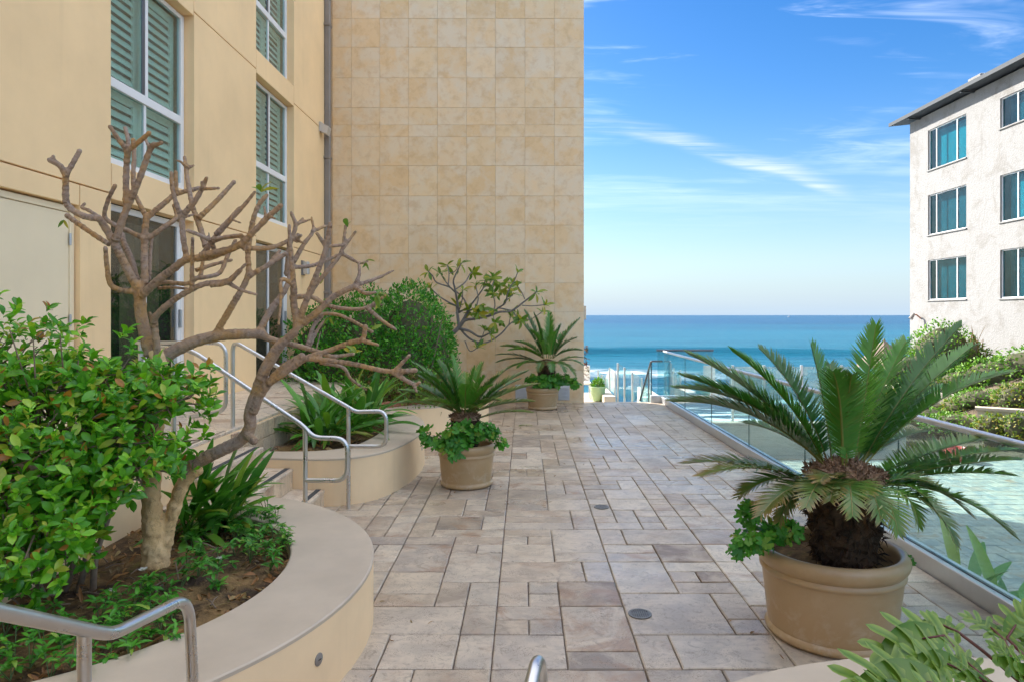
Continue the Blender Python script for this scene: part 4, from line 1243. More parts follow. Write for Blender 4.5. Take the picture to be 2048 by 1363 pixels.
for k, (y0, y1, z0, z1) in enumerate(openings):
    fw = .04
    x0, x1 = WX + .05, WX + .12
    mb = MB()
    mb.bbox(x0, x1, y0 + .002, y0 + fw, z0, z1, .006).bbox(x0, x1, y1 - fw, y1 - .002, z0, z1, .006)
    mb.bbox(x0 + .002, x1, y0 + fw, y1 - fw, z0 + .001, z0 + fw, .006).bbox(x0 + .002, x1, y0 + fw, y1 - fw, z1 - fw, z1 - .001, .006)
    ms = [y0 + (y1 - y0) * .26, y0 + (y1 - y0) * .80] if k < 3 else [y1 - (y1 - y0) * .30]
    for m_ in ms: mb.bbox(x0 + .004, x1, m_ - .025, m_ + .025, z0 + fw, z1 - fw, .006)
    fr = mb.build('window', M['white_frame'], wb)
    e = [y0 + fw] + [q for m_ in ms for q in (m_ - .025, m_ + .025)] + [y1 - fw]
    for a, b in zip(e[0::2], e[1::2]):
        MB().box(x0 + .03, x0 + .036, a, b, z0 + fw, z1 - fw).build('pane', M['teal_glass'], fr)
    MB().box(x0 + .30, x0 + .31, y0 + .03, y1 - .03, z0 + .03, z1 - .03).build('curtain', M['curtain'] if k not in (0, 4) else M['blind'], fr)
    MB().bbox(WX - .05, WX + .05, y0 - .04, y1 + .04, z0 - .05, z0 - .001, .008).build('sill', M['white_stucco'], fr)
# eaves: roof slab with fascia and soffit brackets, chimney
rf = MB().add([(WX - .52, 29.60, 9.98), (WX - .52, 13.0, 9.98), (WX + 13, 13.0, 11.4), (WX + 13, 29.60, 11.4), (WX - .52, 29.60, 10.14), (WX - .52, 13.0, 10.14), (WX + 13, 13.0, 11.56), (WX + 13, 29.60, 11.56)],
              [(0, 1, 2, 3), (7, 6, 5, 4), (0, 4, 5, 1), (1, 5, 6, 2), (2, 6, 7, 3), (3, 7, 4, 0)]).build('roof', M['roof'], wb)
MB().bbox(WX - .56, WX - .525, 12.98, 29.65, 9.97, 10.12, .006).build('fascia', M['roof'], rf)
for k in range(5):
    y = 28.2 - k * 3.4
    MB().bbox(WX - .50, WX - .002, y, y + .09, 9.90, 9.965, .006).build('rafter_tail', M['roof'], rf)
MB().bbox(WX + 2.3, WX + 2.95, 28.0, 28.8, 10.3, 11.72, .02).build('chimney', M['white_stucco'], rf)
MB().bbox(WX + 2.45, WX + 2.8, 28.2, 28.6, 11.72, 11.80, .02).build('chimney_cap', M['alu'], rf)
cp = P(1845, 632, 28.2); cp.x = WX
cl_ = thing('security_light', 'small brown twin lamp bracket on the white wall above the shrubs', 'lamp', cp)
MB().tube([cp + Vector((.0, 0, -.1)), cp + Vector((-.18, 0, .05)), cp + Vector((-.30, 0, .05))], .03, 8).build('arm', M['terracotta'], cl_)
MB().tube([cp + Vector((-.28, .0, .10)), cp + Vector((-.42, .0, -.12))], [.05, .09], 10).build('lamp_head', M['grey_metal'], cl_)
# closed brown umbrella roof on the beach side
ub = P(1768, 720, 24.0)
um = thing('market_umbrella', 'brown cloth umbrella beyond the shrubs against the sea', 'umbrella', (ub.x, ub.y, -1.2))
MB().tube([(ub.x, ub.y, ground_z(ub.x, ub.y) - .1), (ub.x, ub.y, ub.z + .75)], .03, 8).build('pole', M['grey_metal'], um)
mb = MB(); vs = [(ub.x, ub.y, ub.z + .72)]; n = 8
for k in range(n):
    a = 2 * math.pi * k / n + .3; vs.append((ub.x + .85 * math.cos(a), ub.y + .85 * math.sin(a), ub.z - .08))
for k in range(n):
    a = 2 * math.pi * k / n + .3; vs.append((ub.x + .86 * math.cos(a), ub.y + .86 * math.sin(a), ub.z - .25))
fs = [(0, 1 + k, 1 + (k + 1) % n) for k in range(n)] + [(1 + k, 9 + k, 9 + (k + 1) % n, 1 + (k + 1) % n) for k in range(n)]
mb.add(vs, fs); mb.build('canopy', M['umbrella'], um)

# ================================================================== plants: shared tools
def leaf_shape(L, Wd, curve=0.25, fold=0.35, wide_at=0.6, nseg=5, tip=1.0):
    """leaf blade along +Y, normal +Z, folded along the midrib and curving down"""
    vs, fs = [], []
    for i in range(nseg + 1):
        t = i / nseg
        # width profile
        if t < wide_at: wv = math.sin(math.pi / 2 * (t / wide_at)) ** 0.9
        else: wv = math.cos(math.pi / 2 * ((t - wide_at) / (1 - wide_at))) ** (0.75 * tip)
        wv = max(wv, 0.02) * Wd / 2
        z = -curve * L * t * t
        y = L * (t - 0.12 * curve * t * t)
        vs += [(-wv, y, z + fold * wv), (0, y, z), (wv, y, z + fold * wv)]
    for i in range(nseg):
        a = i * 3
        fs += [(a, a + 1, a + 4, a + 3), (a + 1, a + 2, a + 5, a + 4)]
    return np.array(vs), fs

def frame_mat(p, d, up=Vector((0, 0, 1)), roll=0.0, s=1.0):
    """matrix whose +Y runs along d"""
    y = Vector(d).normalized()
    z = Vector(up) - y * Vector(up).dot(y)
    if z.length < 1e-4: z = Vector((1, 0, 0)) - y * y.x
    z.normalize()
    x = y.cross(z)
    m = Matrix(((x.x, y.x, z.x), (x.y, y.y, z.y), (x.z, y.z, z.z))).to_4x4()
    m = Matrix.Translation(Vector(p)) @ m @ Matrix.Rotation(roll, 4, 'Y') @ Matrix.Scale(s, 4)
    return m

def join_leaves(name, items, shapes, mat, parent, kind='stuff', rnd=None, smooth=True):
    """items: (matrix, shape index, tone) all joined into one part"""
    if not items: return None
    V, Fc, A = [], [], []
    off = 0
    for k, (sv, sf) in enumerate(shapes):
        sel = [it for it in items if it[1] == k]
        if not sel: continue
        mats = np.array([it[0] for it in sel])            # n,4,4
        pts = np.concatenate([sv, np.ones((len(sv), 1))], 1)
        w_ = np.einsum('nij,vj->nvi', mats, pts)[:, :, :3]
        V.append(w_.reshape(-1, 3))
        base = np.arange(len(sel))[:, None] * len(sv) + off
        for f in sf: Fc.extend((base + np.array(f)[None, :]).tolist())
        A.append(np.repeat(np.array([it[2] for it in sel]), len(sv)))
        off += len(sel) * len(sv)
    V = np.concatenate(V); A = np.concatenate(A)
    me = bpy.data.meshes.new(name)
    me.from_pydata(V.tolist(), [], Fc)
    at = me.attributes.new('tone', 'FLOAT', 'POINT'); at.data.foreach_set('value', A.astype(np.float32))
    me.materials.append(mat)
    if smooth: me.polygons.foreach_set('use_smooth', [True] * len(me.polygons))
    me.update()
    o = link(name, me, parent)
    if kind: o['kind'] = kind
    return o

def emit(parent, items, shapes, mat, n_single, leaf_name='leaf', mass_name='foliage'):
    """the leaves that show largest become parts of their own, the others one joined part"""
    camp = Vector((0, 0, H))
    def key(it):
        p = Vector((it[0][0][3], it[0][1][3], it[0][2][3]))
        if p.y < .3: return 1e6
        px = CX + F * p.x / p.y; py = CY - F * (p.z - H) / p.y
        out_ = 0 if (-40 < px < 2090 and -40 < py < 1400) else 1e5
        return (p - camp).length + out_
    order = sorted(items, key=key)
    singles, rest_ = order[:n_single], order[n_single:]
    if n_single:
        meshes = []
        for sv, sf in shapes:
            me = bpy.data.meshes.new(leaf_name); me.from_pydata(sv.tolist(), [], sf)
            me.polygons.foreach_set('use_smooth', [True] * len(me.polygons)); me.materials.append(mat); me.update()
            meshes.append(me)
        off = Vector((0, 0, 0)); p = parent
        while p is not None: off += Vector(p.location); p = p.parent
        for m, k, tone in singles:
            o = bpy.data.objects.new(leaf_name, meshes[k]); col.objects.link(o)
            o.parent = parent
            o.matrix_local = Matrix.Translation(-off) @ Matrix(m)
    join_leaves(mass_name, rest_, shapes, mat, parent)

def rv(r):
    """random unit vector"""
    z = r.uniform(-1, 1); a = r.uniform(0, 2 * math.pi); q = math.sqrt(1 - z * z)
    return Vector((q * math.cos(a), q * math.sin(a), z))

# ================================================================== leaning frangipani in the near planter
def A_(x, y): return (80 + x / 3.4075, 230 + y / 3.4075)
def B_c(x, y): return (450 + x / 3.4075, 420 + y / 3.4075)
def C_(x, y): return (x / 1.947, y / 1.947)          # crop of the top left quarter
def D_(x, y): return (x / 1.786, 600 + y / 1.786)
KS = {'A': (A_, 3.4075), 'B': (B_c, 3.4075), 'C': (C_, 1.947), 'D': (D_, 1.786)}
frangi = thing('frangipani_tree', 'bare leafless frangipani with knobbly forking limbs leaning over the steps', 'tree', (-2.29, 4.27, PS1))
from mathutils.kdtree import KDTree
def limb(name, branches, mat, vox=0.0075):
    mb = MB()
    samples = []
    rr = random.Random(len(branches) * 7 + 3)
    for key, pts, d0, d1, y0, y1 in branches:
        fn, sc = KS[key]
        raw = []
        n = len(pts)
        for i, (x, y) in enumerate(pts):
            t = i / (n - 1)
            px, py = fn(x, y)
            Yd = y0 + (y1 - y0) * t
            dia = (d0 + (d1 - d0) * t) / sc * Yd / F * .91
            q = P(px, py, Yd)
            raw.append((q.x, q.y, q.z, dia / 2))
        sm = smooth_path(raw, 6)
        # resample with leaf-scar rings
        P3, Rd = [], []
        acc = 0; L = 0
        for a, b in zip(sm[:-1], sm[1:]):
            a, b = np.array(a), np.array(b)
            seg = np.linalg.norm(b[:3] - a[:3]); L += seg
            m = max(1, int(seg / 0.011))
            for k in range(m):
                t = k / m; q = a + (b - a) * t
                P3.append(q[:3]); Rd.append(q[3])
        P3.append(np.array(sm[-1])[:3]); Rd.append(sm[-1][3])
        nn = len(P3)
        for i in range(nn):
            am = 0.12 if Rd[i] < .026 else 0.045
            wob = 1 + am * rr.uniform(.4, 1.2) * (1 if (i % 3 == 0) else -0.5) + rr.uniform(-.05, .05)
            Rd[i] *= wob
            samples.append((Vector(P3[i]), i * .011 + len(samples) * 0.0, Rd[i]))
        endr = Rd[-1]
        # rounded tip, slightly clubbed
        dirv = P3[-1] - P3[max(0, nn - 4)]; dirv /= (np.linalg.norm(dirv) + 1e-9)
        for k, f in ((.5, .92), (.85, .7), (1.15, .38)):
            P3.append(P3[nn - 1] + dirv * endr * k); Rd.append(endr * f)
        # sink the root a little into its parent
        mb.tube([Vector(p) for p in P3], Rd, 9)
    o = mb.build(name, mat, frangi, True)
    md = o.modifiers.new('remesh', 'REMESH'); md.mode = 'VOXEL'; md.voxel_size = vox; md.use_smooth_shade = True
    ms = o.modifiers.new('smooth', 'SMOOTH'); ms.factor = 0.35; ms.iterations = 1
    bpy.context.view_layer.update()
    ev = o.evaluated_get(bpy.context.evaluated_depsgraph_get())
    me = bpy.data.meshes.new_from_object(ev)
    o.modifiers.clear(); o.data = me
    # leaf scars: dark rings that follow each branch
    kd = KDTree(len(samples))
    for i, (p, s_, rd) in enumerate(samples): kd.insert(p, i)
    kd.balance()
    off = Vector(frangi.location)
    val = np.zeros(len(me.vertices), dtype=np.float32)
    for i, v in enumerate(me.vertices):
        q = v.co
        _, k, _ = kd.find(q)
        p, s_, rd = samples[k]
        ph = s_ + .006 * mnoise.noise(q * 60)
        ring = max(0.0, math.cos(2 * math.pi * ph / .021)) ** 2
        thin = 1.0 if rd < .03 else .45
        val[i] = min(1.0, ring * thin * (.55 + .6 * mnoise.noise(q * 22)))
    at = me.attributes.get('tone') or me.attributes.new('tone', 'FLOAT', 'POINT')
    at.data.foreach_set('value', np.clip(val, 0, 1))
    me.polygons.foreach_set('use_smooth', [True] * len(me.polygons))
    if not me.materials: me.materials.append(mat)
    return o
Y0 = 4.27
# trunk: one foot, two stems
mb = MB()
def tp(px, py, Y, w_px): q = P(px, py, Y); return (q.x, q.y, q.z, w_px * .84 * Y / F / 2)
for path in ([tp(311, 1165, Y0, 82), tp(311, 1138, Y0, 66), tp(311, 1105, Y0, 60), tp(308, 1065, Y0, 50), tp(304, 1020, Y0, 44), tp(303, 970, Y0, 41), tp(309, 890, Y0, 38), tp(316, 800, Y0, 36), tp(318, 735, Y0, 36), tp(310, 700, Y0, 32)],
             [tp(318, 1118, Y0, 46), tp(330, 1080, Y0 + .03, 36), tp(344, 1030, Y0 + .04, 31), tp(356, 990, Y0 + .05, 30), tp(372, 958, Y0 + .06, 30), tp(398, 933, Y0 + .06, 30)]):
    sm = smooth_path(path, 7)
    rr = random.Random(4)
    mb.tube([Vector(q[:3]) for q in sm], [q[3] * rr.uniform(.95, 1.07) for q in sm], 14)
tr = mb.build('trunk', M['trunk_bark'], frangi, True)
md = tr.modifiers.new('remesh', 'REMESH'); md.mode = 'VOXEL'; md.voxel_size = 0.009; md.use_smooth_shade = True
ms = tr.modifiers.new('smooth', 'SMOOTH'); ms.factor = 0.5; ms.iterations = 3
dt = bpy.data.textures.new('bark furrows', 'CLOUDS'); dt.noise_scale = 0.05; dt.noise_depth = 3
dm = tr.modifiers.new('furrows', 'DISPLACE'); dm.texture = dt; dm.strength = 0.03; dm.mid_level = 0.5; dm.texture_coords = 'LOCAL'
# crown of the upright stem (left)
limb('limb', [
    ('A', [(755, 1640), (720, 1500), (690, 1363), (682, 1240), (680, 1170)], 92, 84, 4.27, 4.27),
    ('A', [(680, 1215), (590, 1040), (510, 880), (440, 760), (400, 700)], 66, 50, 4.27, 4.10),
    ('A', [(405, 708), (300, 690), (210, 640), (178, 590), (175, 500), (176, 410)], 52, 48, 4.10, 4.00),
    ('A', [(178, 420), (140, 350), (75, 312)], 46, 42, 4.00, 3.95), ('A', [(95, 320), (92, 285)], 32, 26, 3.96, 3.95),
    ('A', [(188, 395), (235, 310), (268, 250)], 38, 36, 4.00, 4.02),
    ('A', [(475, 885), (330, 790), (190, 690)], 40, 40, 4.22, 4.32), 
    ('A', [(400, 695), (330, 650), (285, 632), (302, 608)], 30, 24, 4.14, 4.2),
    ('A', [(515, 860), (560, 720), (600, 620), (645, 520), (695, 390), (745, 250), (775, 200)], 56, 42, 4.16, 4.05),
    ('A', [(770, 210), (825, 192)], 38, 30, 4.05, 4.0), ('A', [(745, 225), (722, 172)], 28, 24, 4.06, 4.1),
    ('A', [(588, 650), (585, 500), (590, 350), (597, 240)], 46, 46, 4.13, 4.02),
    ('A', [(600, 250), (545, 180), (480, 85)], 42, 32, 4.02, 3.95), ('A', [(600, 235), (600, 170), (582, 92)], 38, 30, 4.02, 4.08),
    ('A', [(610, 235), (680, 180), (742, 125)], 42, 34, 4.02, 3.97),
    ('A', [(640, 520), (636, 400), (642, 290), (636, 175)], 38, 34, 4.15, 4.25),
    ('A', [(660, 1130), (625, 990), (575, 880), (558, 815)], 48, 40, 4.30, 4.42),
    ('A', [(640, 1205), (540, 1190), (478, 1150), (456, 1030), (446, 910)], 46, 34, 4.25, 4.12),
    ('A', [(715, 1150), (712, 950), (715, 800), (727, 690)], 56, 46, 4.28, 4.34),
    ('A', [(725, 700), (655, 560)], 40, 34, 4.34, 4.36), ('A', [(730, 700), (850, 600), (930, 540), (1080, 500)], 46, 34, 4.34, 4.50),
    ('A', [(720, 850), (600, 790), (500, 745), (440, 690), (465, 580), (510, 485)], 40, 32, 4.30, 4.22),
    ('A', [(735, 845), (850, 760), (930, 700), (915, 620)], 42, 32, 4.33, 4.46),
    ('A', [(745, 1130), (752, 950), (765, 830)], 30, 24, 4.36, 4.45),
    ('A', [(930, 550), (926, 395)], 34, 30, 4.42, 4.44),
], M['frangi_bark'])
limb('limb', [
    ('A', [(690, 1235), (800, 1130), (920, 1040), (1000, 985), (1150, 970), (1250, 935), (1363, 885)], 62, 52, 4.24, 4.00),
    ('C', [(735, 490 * 1.947 - 0), (860, 975), (930, 958), (990, 900), (1045, 840), (1095, 800)], 29, 24, 4.03, 3.88) if False else
    ('C', [(780, 995), (860, 978), (930, 958), (990, 900), (1045, 845), (1092, 802)], 30, 24, 4.02, 3.88),
    ('C', [(1035, 850), (1030, 808)], 16, 13, 3.91, 3.93), ('C', [(1050, 845), (1070, 850)], 14, 11, 3.90, 3.86),
    ('C', [(945, 968), (1050, 965), (1115, 942), (1160, 915)], 24, 17, 3.98, 4.08),
    ('A', [(1000, 975), (978, 850), (965, 690)], 46, 44, 4.13, 4.10),
    ('A', [(965, 700), (930, 610), (902, 500), (895, 400)], 42, 30, 4.10, 4.05),
    ('A', [(970, 690), (1060, 580), (1110, 490), (1135, 430)], 48, 30, 4.10, 4.00), ('A', [(1105, 505), (1215, 500)], 32, 24, 4.03, 3.97), ('A', [(1108, 500), (1098, 462)], 26, 20, 4.02, 4.0),
    ('A', [(1130, 900), (1095, 780), (1045, 640), (1015, 500), (1000, 400), (986, 290)], 48, 30, 4.20, 4.32),
    ('A', [(1005, 365), (1045, 345)], 26, 20, 4.30, 4.34), ('A', [(995, 355), (960, 320), (930, 310)], 24, 18, 4.30, 4.26),
    ('A', [(1080, 705), (1200, 590), (1320, 460)], 44, 32, 4.22, 4.36),
    ('A', [(990, 695), (1040, 680)], 26, 20, 4.12, 4.2),
    ('A', [(1035, 1195), (1037, 1000), (1040, 845)], 40, 26, 4.12, 4.02),
    ('A', [(1195, 965), (1170, 870), (1100, 825), (1010, 790)], 40, 30, 4.08, 3.94), ('A', [(1180, 860), (1260, 835), (1363, 825)], 38, 36, 4.02, 3.94), ('C', [(825, 931), (940, 914)], 19, 15, 3.97, 3.92),
    ('A', [(1160, 860), (1150, 805)], 20, 15, 4.02, 4.0),
    ('A', [(1110, 950), (1190, 840), (1300, 710), (1363, 640)], 44, 42, 4.12, 4.05), ('C', [(840, 915), (900, 850), (950, 800), (992, 748)], 25, 15, 4.07, 4.00), ('C', [(895, 852), (935, 868)], 12, 10, 4.04, 4.02),
    ('A', [(1040, 1115), (1160, 1100), (1230, 1070), (1275, 970), (1330, 860)], 38, 30, 4.26, 4.42),
    ('A', [(1060, 1060), (1180, 1020), (1300, 990)], 36, 26, 4.36, 4.5), ('A', [(1095, 1100), (1110, 990)], 34, 30, 4.34, 4.36),
    ('A', [(700, 1175), (850, 1140), (1000, 1150), (1090, 1100)], 38, 34, 4.30, 4.34), ('A', [(800, 1180), (900, 1175), (1000, 1185)], 30, 24, 4.33, 4.40),
], M['frangi_bark'])
limb('limb', [
    ('A', [(770, 1440), (790, 1370), (900, 1270), (1030, 1190), (1130, 1150), (1280, 1130), (1363, 1060)], 52, 40, 4.22, 4.05),
    ('C', [(820, 1112), (885, 1100), (955, 1030)], 22, 14, 4.08, 4.00), ('C', [(885, 1100), (940, 1130), (998, 1147)], 20, 13, 4.07, 4.02),
    ('C', [(598, 1240), (604, 1290), (610, 1350), (612, 1430)], 30, 32, 4.22, 4.25), ('C', [(590, 1240), (583, 1222)], 18, 15, 4.22, 4.2),
], M['frangi_bark'])
# the long horizontal limb
limb('limb', [
    ('D', [(555, 250), (585, 205), (690, 150), (800, 125), (930, 120)], 56, 40, 4.27, 4.45),
    ('B', [(40, 858), (220, 850), (340, 890), (480, 920), (620, 960), (730, 995), (870, 980)], 62, 28, 4.42, 4.62),
    ('C', [(845, 1290), (910, 1180), (965, 1075), (966, 980), (985, 860), (1010, 795), (1038, 762)], 30, 19, 4.40, 4.46),
    ('C', [(970, 1075), (1040, 1035), (1110, 990)], 26, 20, 4.42, 4.52), ('B', [(300, 370), (370, 282)], 34, 28, 4.48, 4.52),
    ('B', [(225, 850), (300, 700), (400, 560), (440, 470), (470, 340)], 58, 34, 4.45, 4.60),
    ('B', [(470, 350), (540, 230), (600, 145), (590, 52)], 42, 20, 4.58, 4.66), ('B', [(590, 150), (680, 112)], 32, 24, 4.62, 4.7),
    ('B', [(440, 240), (480, 110), (452, 20)], 38, 28, 4.55, 4.55), ('B', [(480, 115), (530, 60)], 28, 20, 4.56, 4.6), ('B', [(495, 95), (580, 66)], 24, 18, 4.56, 4.62), ('B', [(440, 230), (430, 330), (420, 430)], 40, 40, 4.56, 4.58),
    ('B', [(470, 390), (560, 385), (640, 365), (780, 305)], 34, 28, 4.60, 4.72),
    ('B', [(480, 215), (515, 175)], 34, 24, 4.55, 4.52), ('B', [(490, 210), (550, 230)], 24, 18, 4.56, 4.52),
    ('B', [(560, 930), (600, 800), (660, 725)], 36, 28, 4.60, 4.66), ('B', [(575, 930), (640, 800), (695, 738)], 30, 22, 4.62, 4.72),
    ('B', [(620, 960), (650, 830)], 16, 12, 4.6, 4.7),
    ('B', [(540, 785), (640, 715), (750, 710), (860, 750), (1000, 828)], 34, 26, 4.62, 4.60),
    ('B', [(440, 600), (580, 590), (700, 650), (850, 675), (970, 662), (1090, 585)], 42, 24, 4.60, 4.68), ('B', [(975, 672), (1080, 760), (1160, 812)], 34, 26, 4.66, 4.62), ('B', [(960, 665), (1085, 642)], 26, 16, 4.66, 4.7),
], M['frangi_bark'])
# the leaning limb over the steps
limb('limb', [
    ('D', [(655, 612), (715, 572), (800, 530), (865, 495), (893, 450), (893, 400), (915, 330), (950, 240), (1000, 160)], 54, 44, 4.33, 4.18),
    ('D', [(885, 480), (905, 500)], 36, 34, 4.24, 4.2),
    ('D', [(905, 400), (935, 330), (1000, 250), (1075, 200)], 36, 28, 4.22, 4.12),
    ('B', [(235, 1150), (330, 965), (430, 870), (488, 800), (470, 650), (468, 545)], 66, 54, 4.18, 4.08),
    ('B', [(472, 570), (462, 430), (445, 250), (438, 110)], 48, 28, 4.08, 4.02),
    ('B', [(480, 530), (430, 485), (382, 478), (382, 600), (366, 775)], 40, 22, 4.07, 3.96),
    ('B', [(490, 800), (560, 600), (640, 400), (690, 250), (716, 95)], 52, 34, 4.12, 4.05), ('B', [(680, 240), (628, 162)], 36, 26, 4.08, 4.03), ('B', [(700, 248), (810, 240)], 30, 24, 4.08, 4.12),
    ('B', [(300, 1180), (440, 1085), (560, 1005), (700, 960), (860, 900), (937, 880), (956, 800)], 50, 40, 4.15, 4.02), ('B', [(930, 885), (1040, 918)], 36, 26, 4.03, 3.98),
    ('B', [(550, 1010), (700, 1022), (900, 1052), (1100, 1095), (1295, 1090)], 44, 38, 4.10, 3.95), ('B', [(1165, 1085), (1255, 990)], 36, 26, 3.98, 3.94), ('B', [(1140, 1100), (1280, 1182), (1328, 1172)], 42, 26, 3.98, 3.93), ('B', [(1285, 1185), (1305, 1232)], 30, 22, 3.94, 3.92),
    ('B', [(640, 1035), (800, 1068), (860, 1150), (960, 1220)], 36, 22, 4.12, 4.2),
    ('B', [(505, 790), (640, 685), (740, 590), (880, 520)], 54, 46, 4.15, 4.18), ('B', [(880, 525), (915, 440), (912, 362)], 36, 24, 4.17, 4.2), ('B', [(885, 525), (960, 568), (1020, 562)], 38, 28, 4.18, 4.12), ('B', [(895, 515), (1045, 462), (1150, 412)], 34, 18, 4.18, 4.24),
    ('B', [(615, 512), (720, 390), (795, 280), (822, 112)], 40, 26, 4.16, 4.22), ('B', [(805, 262), (888, 150)], 30, 22, 4.20, 4.24), ('B', [(800, 300), (915, 360), (970, 350)], 32, 20, 4.2, 4.26),
    ('B', [(560, 600), (615, 512)], 44, 42, 4.14, 4.16),
], M['frangi_bark'])
# a few last leaves at the tips
fr = random.Random(5)
fshape = [leaf_shape(0.085, 0.026, .5, .5, .5, 5), leaf_shape(0.06, 0.02, .8, .6, .45, 5)]
items = []
for px, py, Y, n, up in ((523, 385, 4.05, 5, .6), (728, 525, 4.24, 4, -.2), (755, 590, 4.15, 6, -.1), (762, 600, 4.68, 4, -.6), (700, 705, 4.62, 5, .3), (735, 775, 4.2, 4, .3), (740, 660, 4.6, 3, .2), (640, 545, 4.7, 3, -.5), (696, 455, 4.2, 2, .3), (128, 440, 4.32, 2, -1), (660, 635, 4.6, 2, -.4), (712, 705, 4.0, 3, .4)):
    for k in range(n):
        d = rv(fr); d.z = abs(d.z) * .8 + up if up > 0 else d.z * .5 + up
        items.append((frame_mat(P(px, py, Y), d, Vector((0, -.6, 1)), fr.uniform(-1, 1), fr.uniform(.8, 1.25)), fr.randrange(2), fr.random()))
emit(frangi, items, fshape, M['frangi_leaf'], 60, 'leaf', 'foliage')

# ================================================================== big glossy bush, left foreground
bush = thing('green_bush', 'dense glossy green bush with broad leaves filling the left foreground', 'bush', (-2.6, 3.9, PS1))
br = random.Random(12)
ELL = [((-2.80, 3.95, 1.20), (.72, .55, .52)), ((-3.25, 4.0, 1.42), (.6, .5, .56)), ((-2.25, 3.95, 1.20), (.33, .42, .40)), ((-2.62, 3.75, .85), (.50, .42, .32)), ((-2.95, 3.7, .72), (.45, .35, .33)),
       ((-2.10, 3.95, 1.42), (.24, .28, .20)), ((-2.45, 3.85, 1.52), (.33, .3, .17)), ((-2.45, 3.55, .78), (.36, .3, .30)), ((-2.75, 3.45, .62), (.40, .3, .28)), ((-2.20, 3.75, 1.02), (.28, .3, .26)), ((-2.75, 3.6, 1.1), (.5, .35, .4))]
shapes = [leaf_shape(.068, .034, .22, .35, .60, 5), leaf_shape(.058, .027, .55, .55, .55, 5), leaf_shape(.082, .036, .10, .25, .56, 5), leaf_shape(.040, .022, .25, .5, .6, 4)]
items = []; twigs = MB()
tips = []
for (c, r) in ELL:
    vol = r[0] * r[1] * r[2]
    n = int(150 + 3300 * vol)
    for _ in range(n):
        d = rv(br)
        if d.z < -.75: continue
        f = br.uniform(.66, 1.14) if br.random() < .82 else br.uniform(.35, .7)
        if mnoise.noise(Vector((c[0] + d.x * r[0], c[1] + d.y * r[1], c[2] + d.z * r[2])) * 5.0 + Vector((7, 3, 1))) < -.22: continue
        p = Vector((c[0] + d.x * r[0] * f, c[1] + d.y * r[1] * f, c[2] + d.z * r[2] * f))
        lump = 0.09 * mnoise.noise(p * 4.5)
        p += d * lump
        if p.z < PS1 + .03 or p.x < -4.15: continue
        px = CX + F * p.x / p.y; py = CY - F * (p.z - H) / p.y
        # the bush thins out towards the trunk and the bed on its lower right
        if px > 200 and py > 985 + br.uniform(-15, 40): continue
        if px > 300 and py > 925 + br.uniform(-20, 40): continue
        if px > 130 and py > 1130 + br.uniform(-40, 40): continue
        tips.append((p, d, Vector(c)))
# sprays that stick out of the outline
for px, py, Y in ((130, 655, 3.7), (62, 655, 3.6), (20, 640, 3.6), (245, 668, 3.9), (265, 690, 3.8), (400, 735, 3.9), (415, 730, 4.0), (410, 800, 3.9), (425, 815, 3.9), (175, 640, 4.0), (120, 1165, 3.4), (60, 1120, 3.3), (215, 1010, 3.6), (180, 1100, 3.5), (40, 1150, 3.3), (150, 1090, 3.5), (100, 1070, 3.4), (20, 1060, 3.3), (395, 770, 3.8), (330, 925, 3.7), (300, 950, 3.7), (355, 880, 3.7), (260, 985, 3.7)):
    p = P(px, py, Y); c = Vector((-2.65, 3.9, 1.1)); d = (p - c).normalized()
    tips.append((p, d, c)); tips.append((p + Vector((br.uniform(-.04, .04), br.uniform(-.05, .05), br.uniform(-.04, .04))), d, c))
for p, d, c in tips:
    ax = (d + Vector((0, 0, .75)) + rv(br) * .45).normalized()
    n = br.randint(4, 7)
    side = ax.orthogonal().normalized()
    for k in range(n):
        a = k * 2.4 + br.uniform(-.4, .4)
        out_ = (Matrix.Rotation(a, 3, ax) @ side)
        tilt = br.uniform(.2, 1.45)
        dr_ = (ax * math.cos(tilt) + out_ * math.sin(tilt)).normalized()
        base = p - ax * (.035 * (k / n)) 
        items.append((frame_mat(base, dr_, ax, br.uniform(-.7, .7), br.uniform(.55, 1.22)), br.choices([0, 1, 2, 3], [4, 3, 3, 2])[0], br.random()))
    if br.random() < .35:
        q = p.lerp(c, .6) + rv(br) * .06
        twigs.tube([p - ax * .05, p.lerp(q, .5) + Vector((0, 0, -.03)), q], [.003, .0045, .006], 5)
for px, py in ((40, 1160), (90, 1150), (120, 1110), (150, 1085), (185, 1120)):
    a = P(px, py, 3.95)
    twigs.tube([q for q in smooth_path([(a.x, a.y, PS1 - .05), (a.x - br.uniform(-.12, .16), a.y - .05, .55), (a.x - br.uniform(-.1, .25), a.y + .1, .85), (a.x - br.uniform(-.2, .3), a.y, 1.15)], 4)], [.020 - .001 * k for k in range(13)], 7)
twigs.build('branches', M['twig'], bush, True)
emit(bush, items, shapes, M['bush_leaf'], 300)

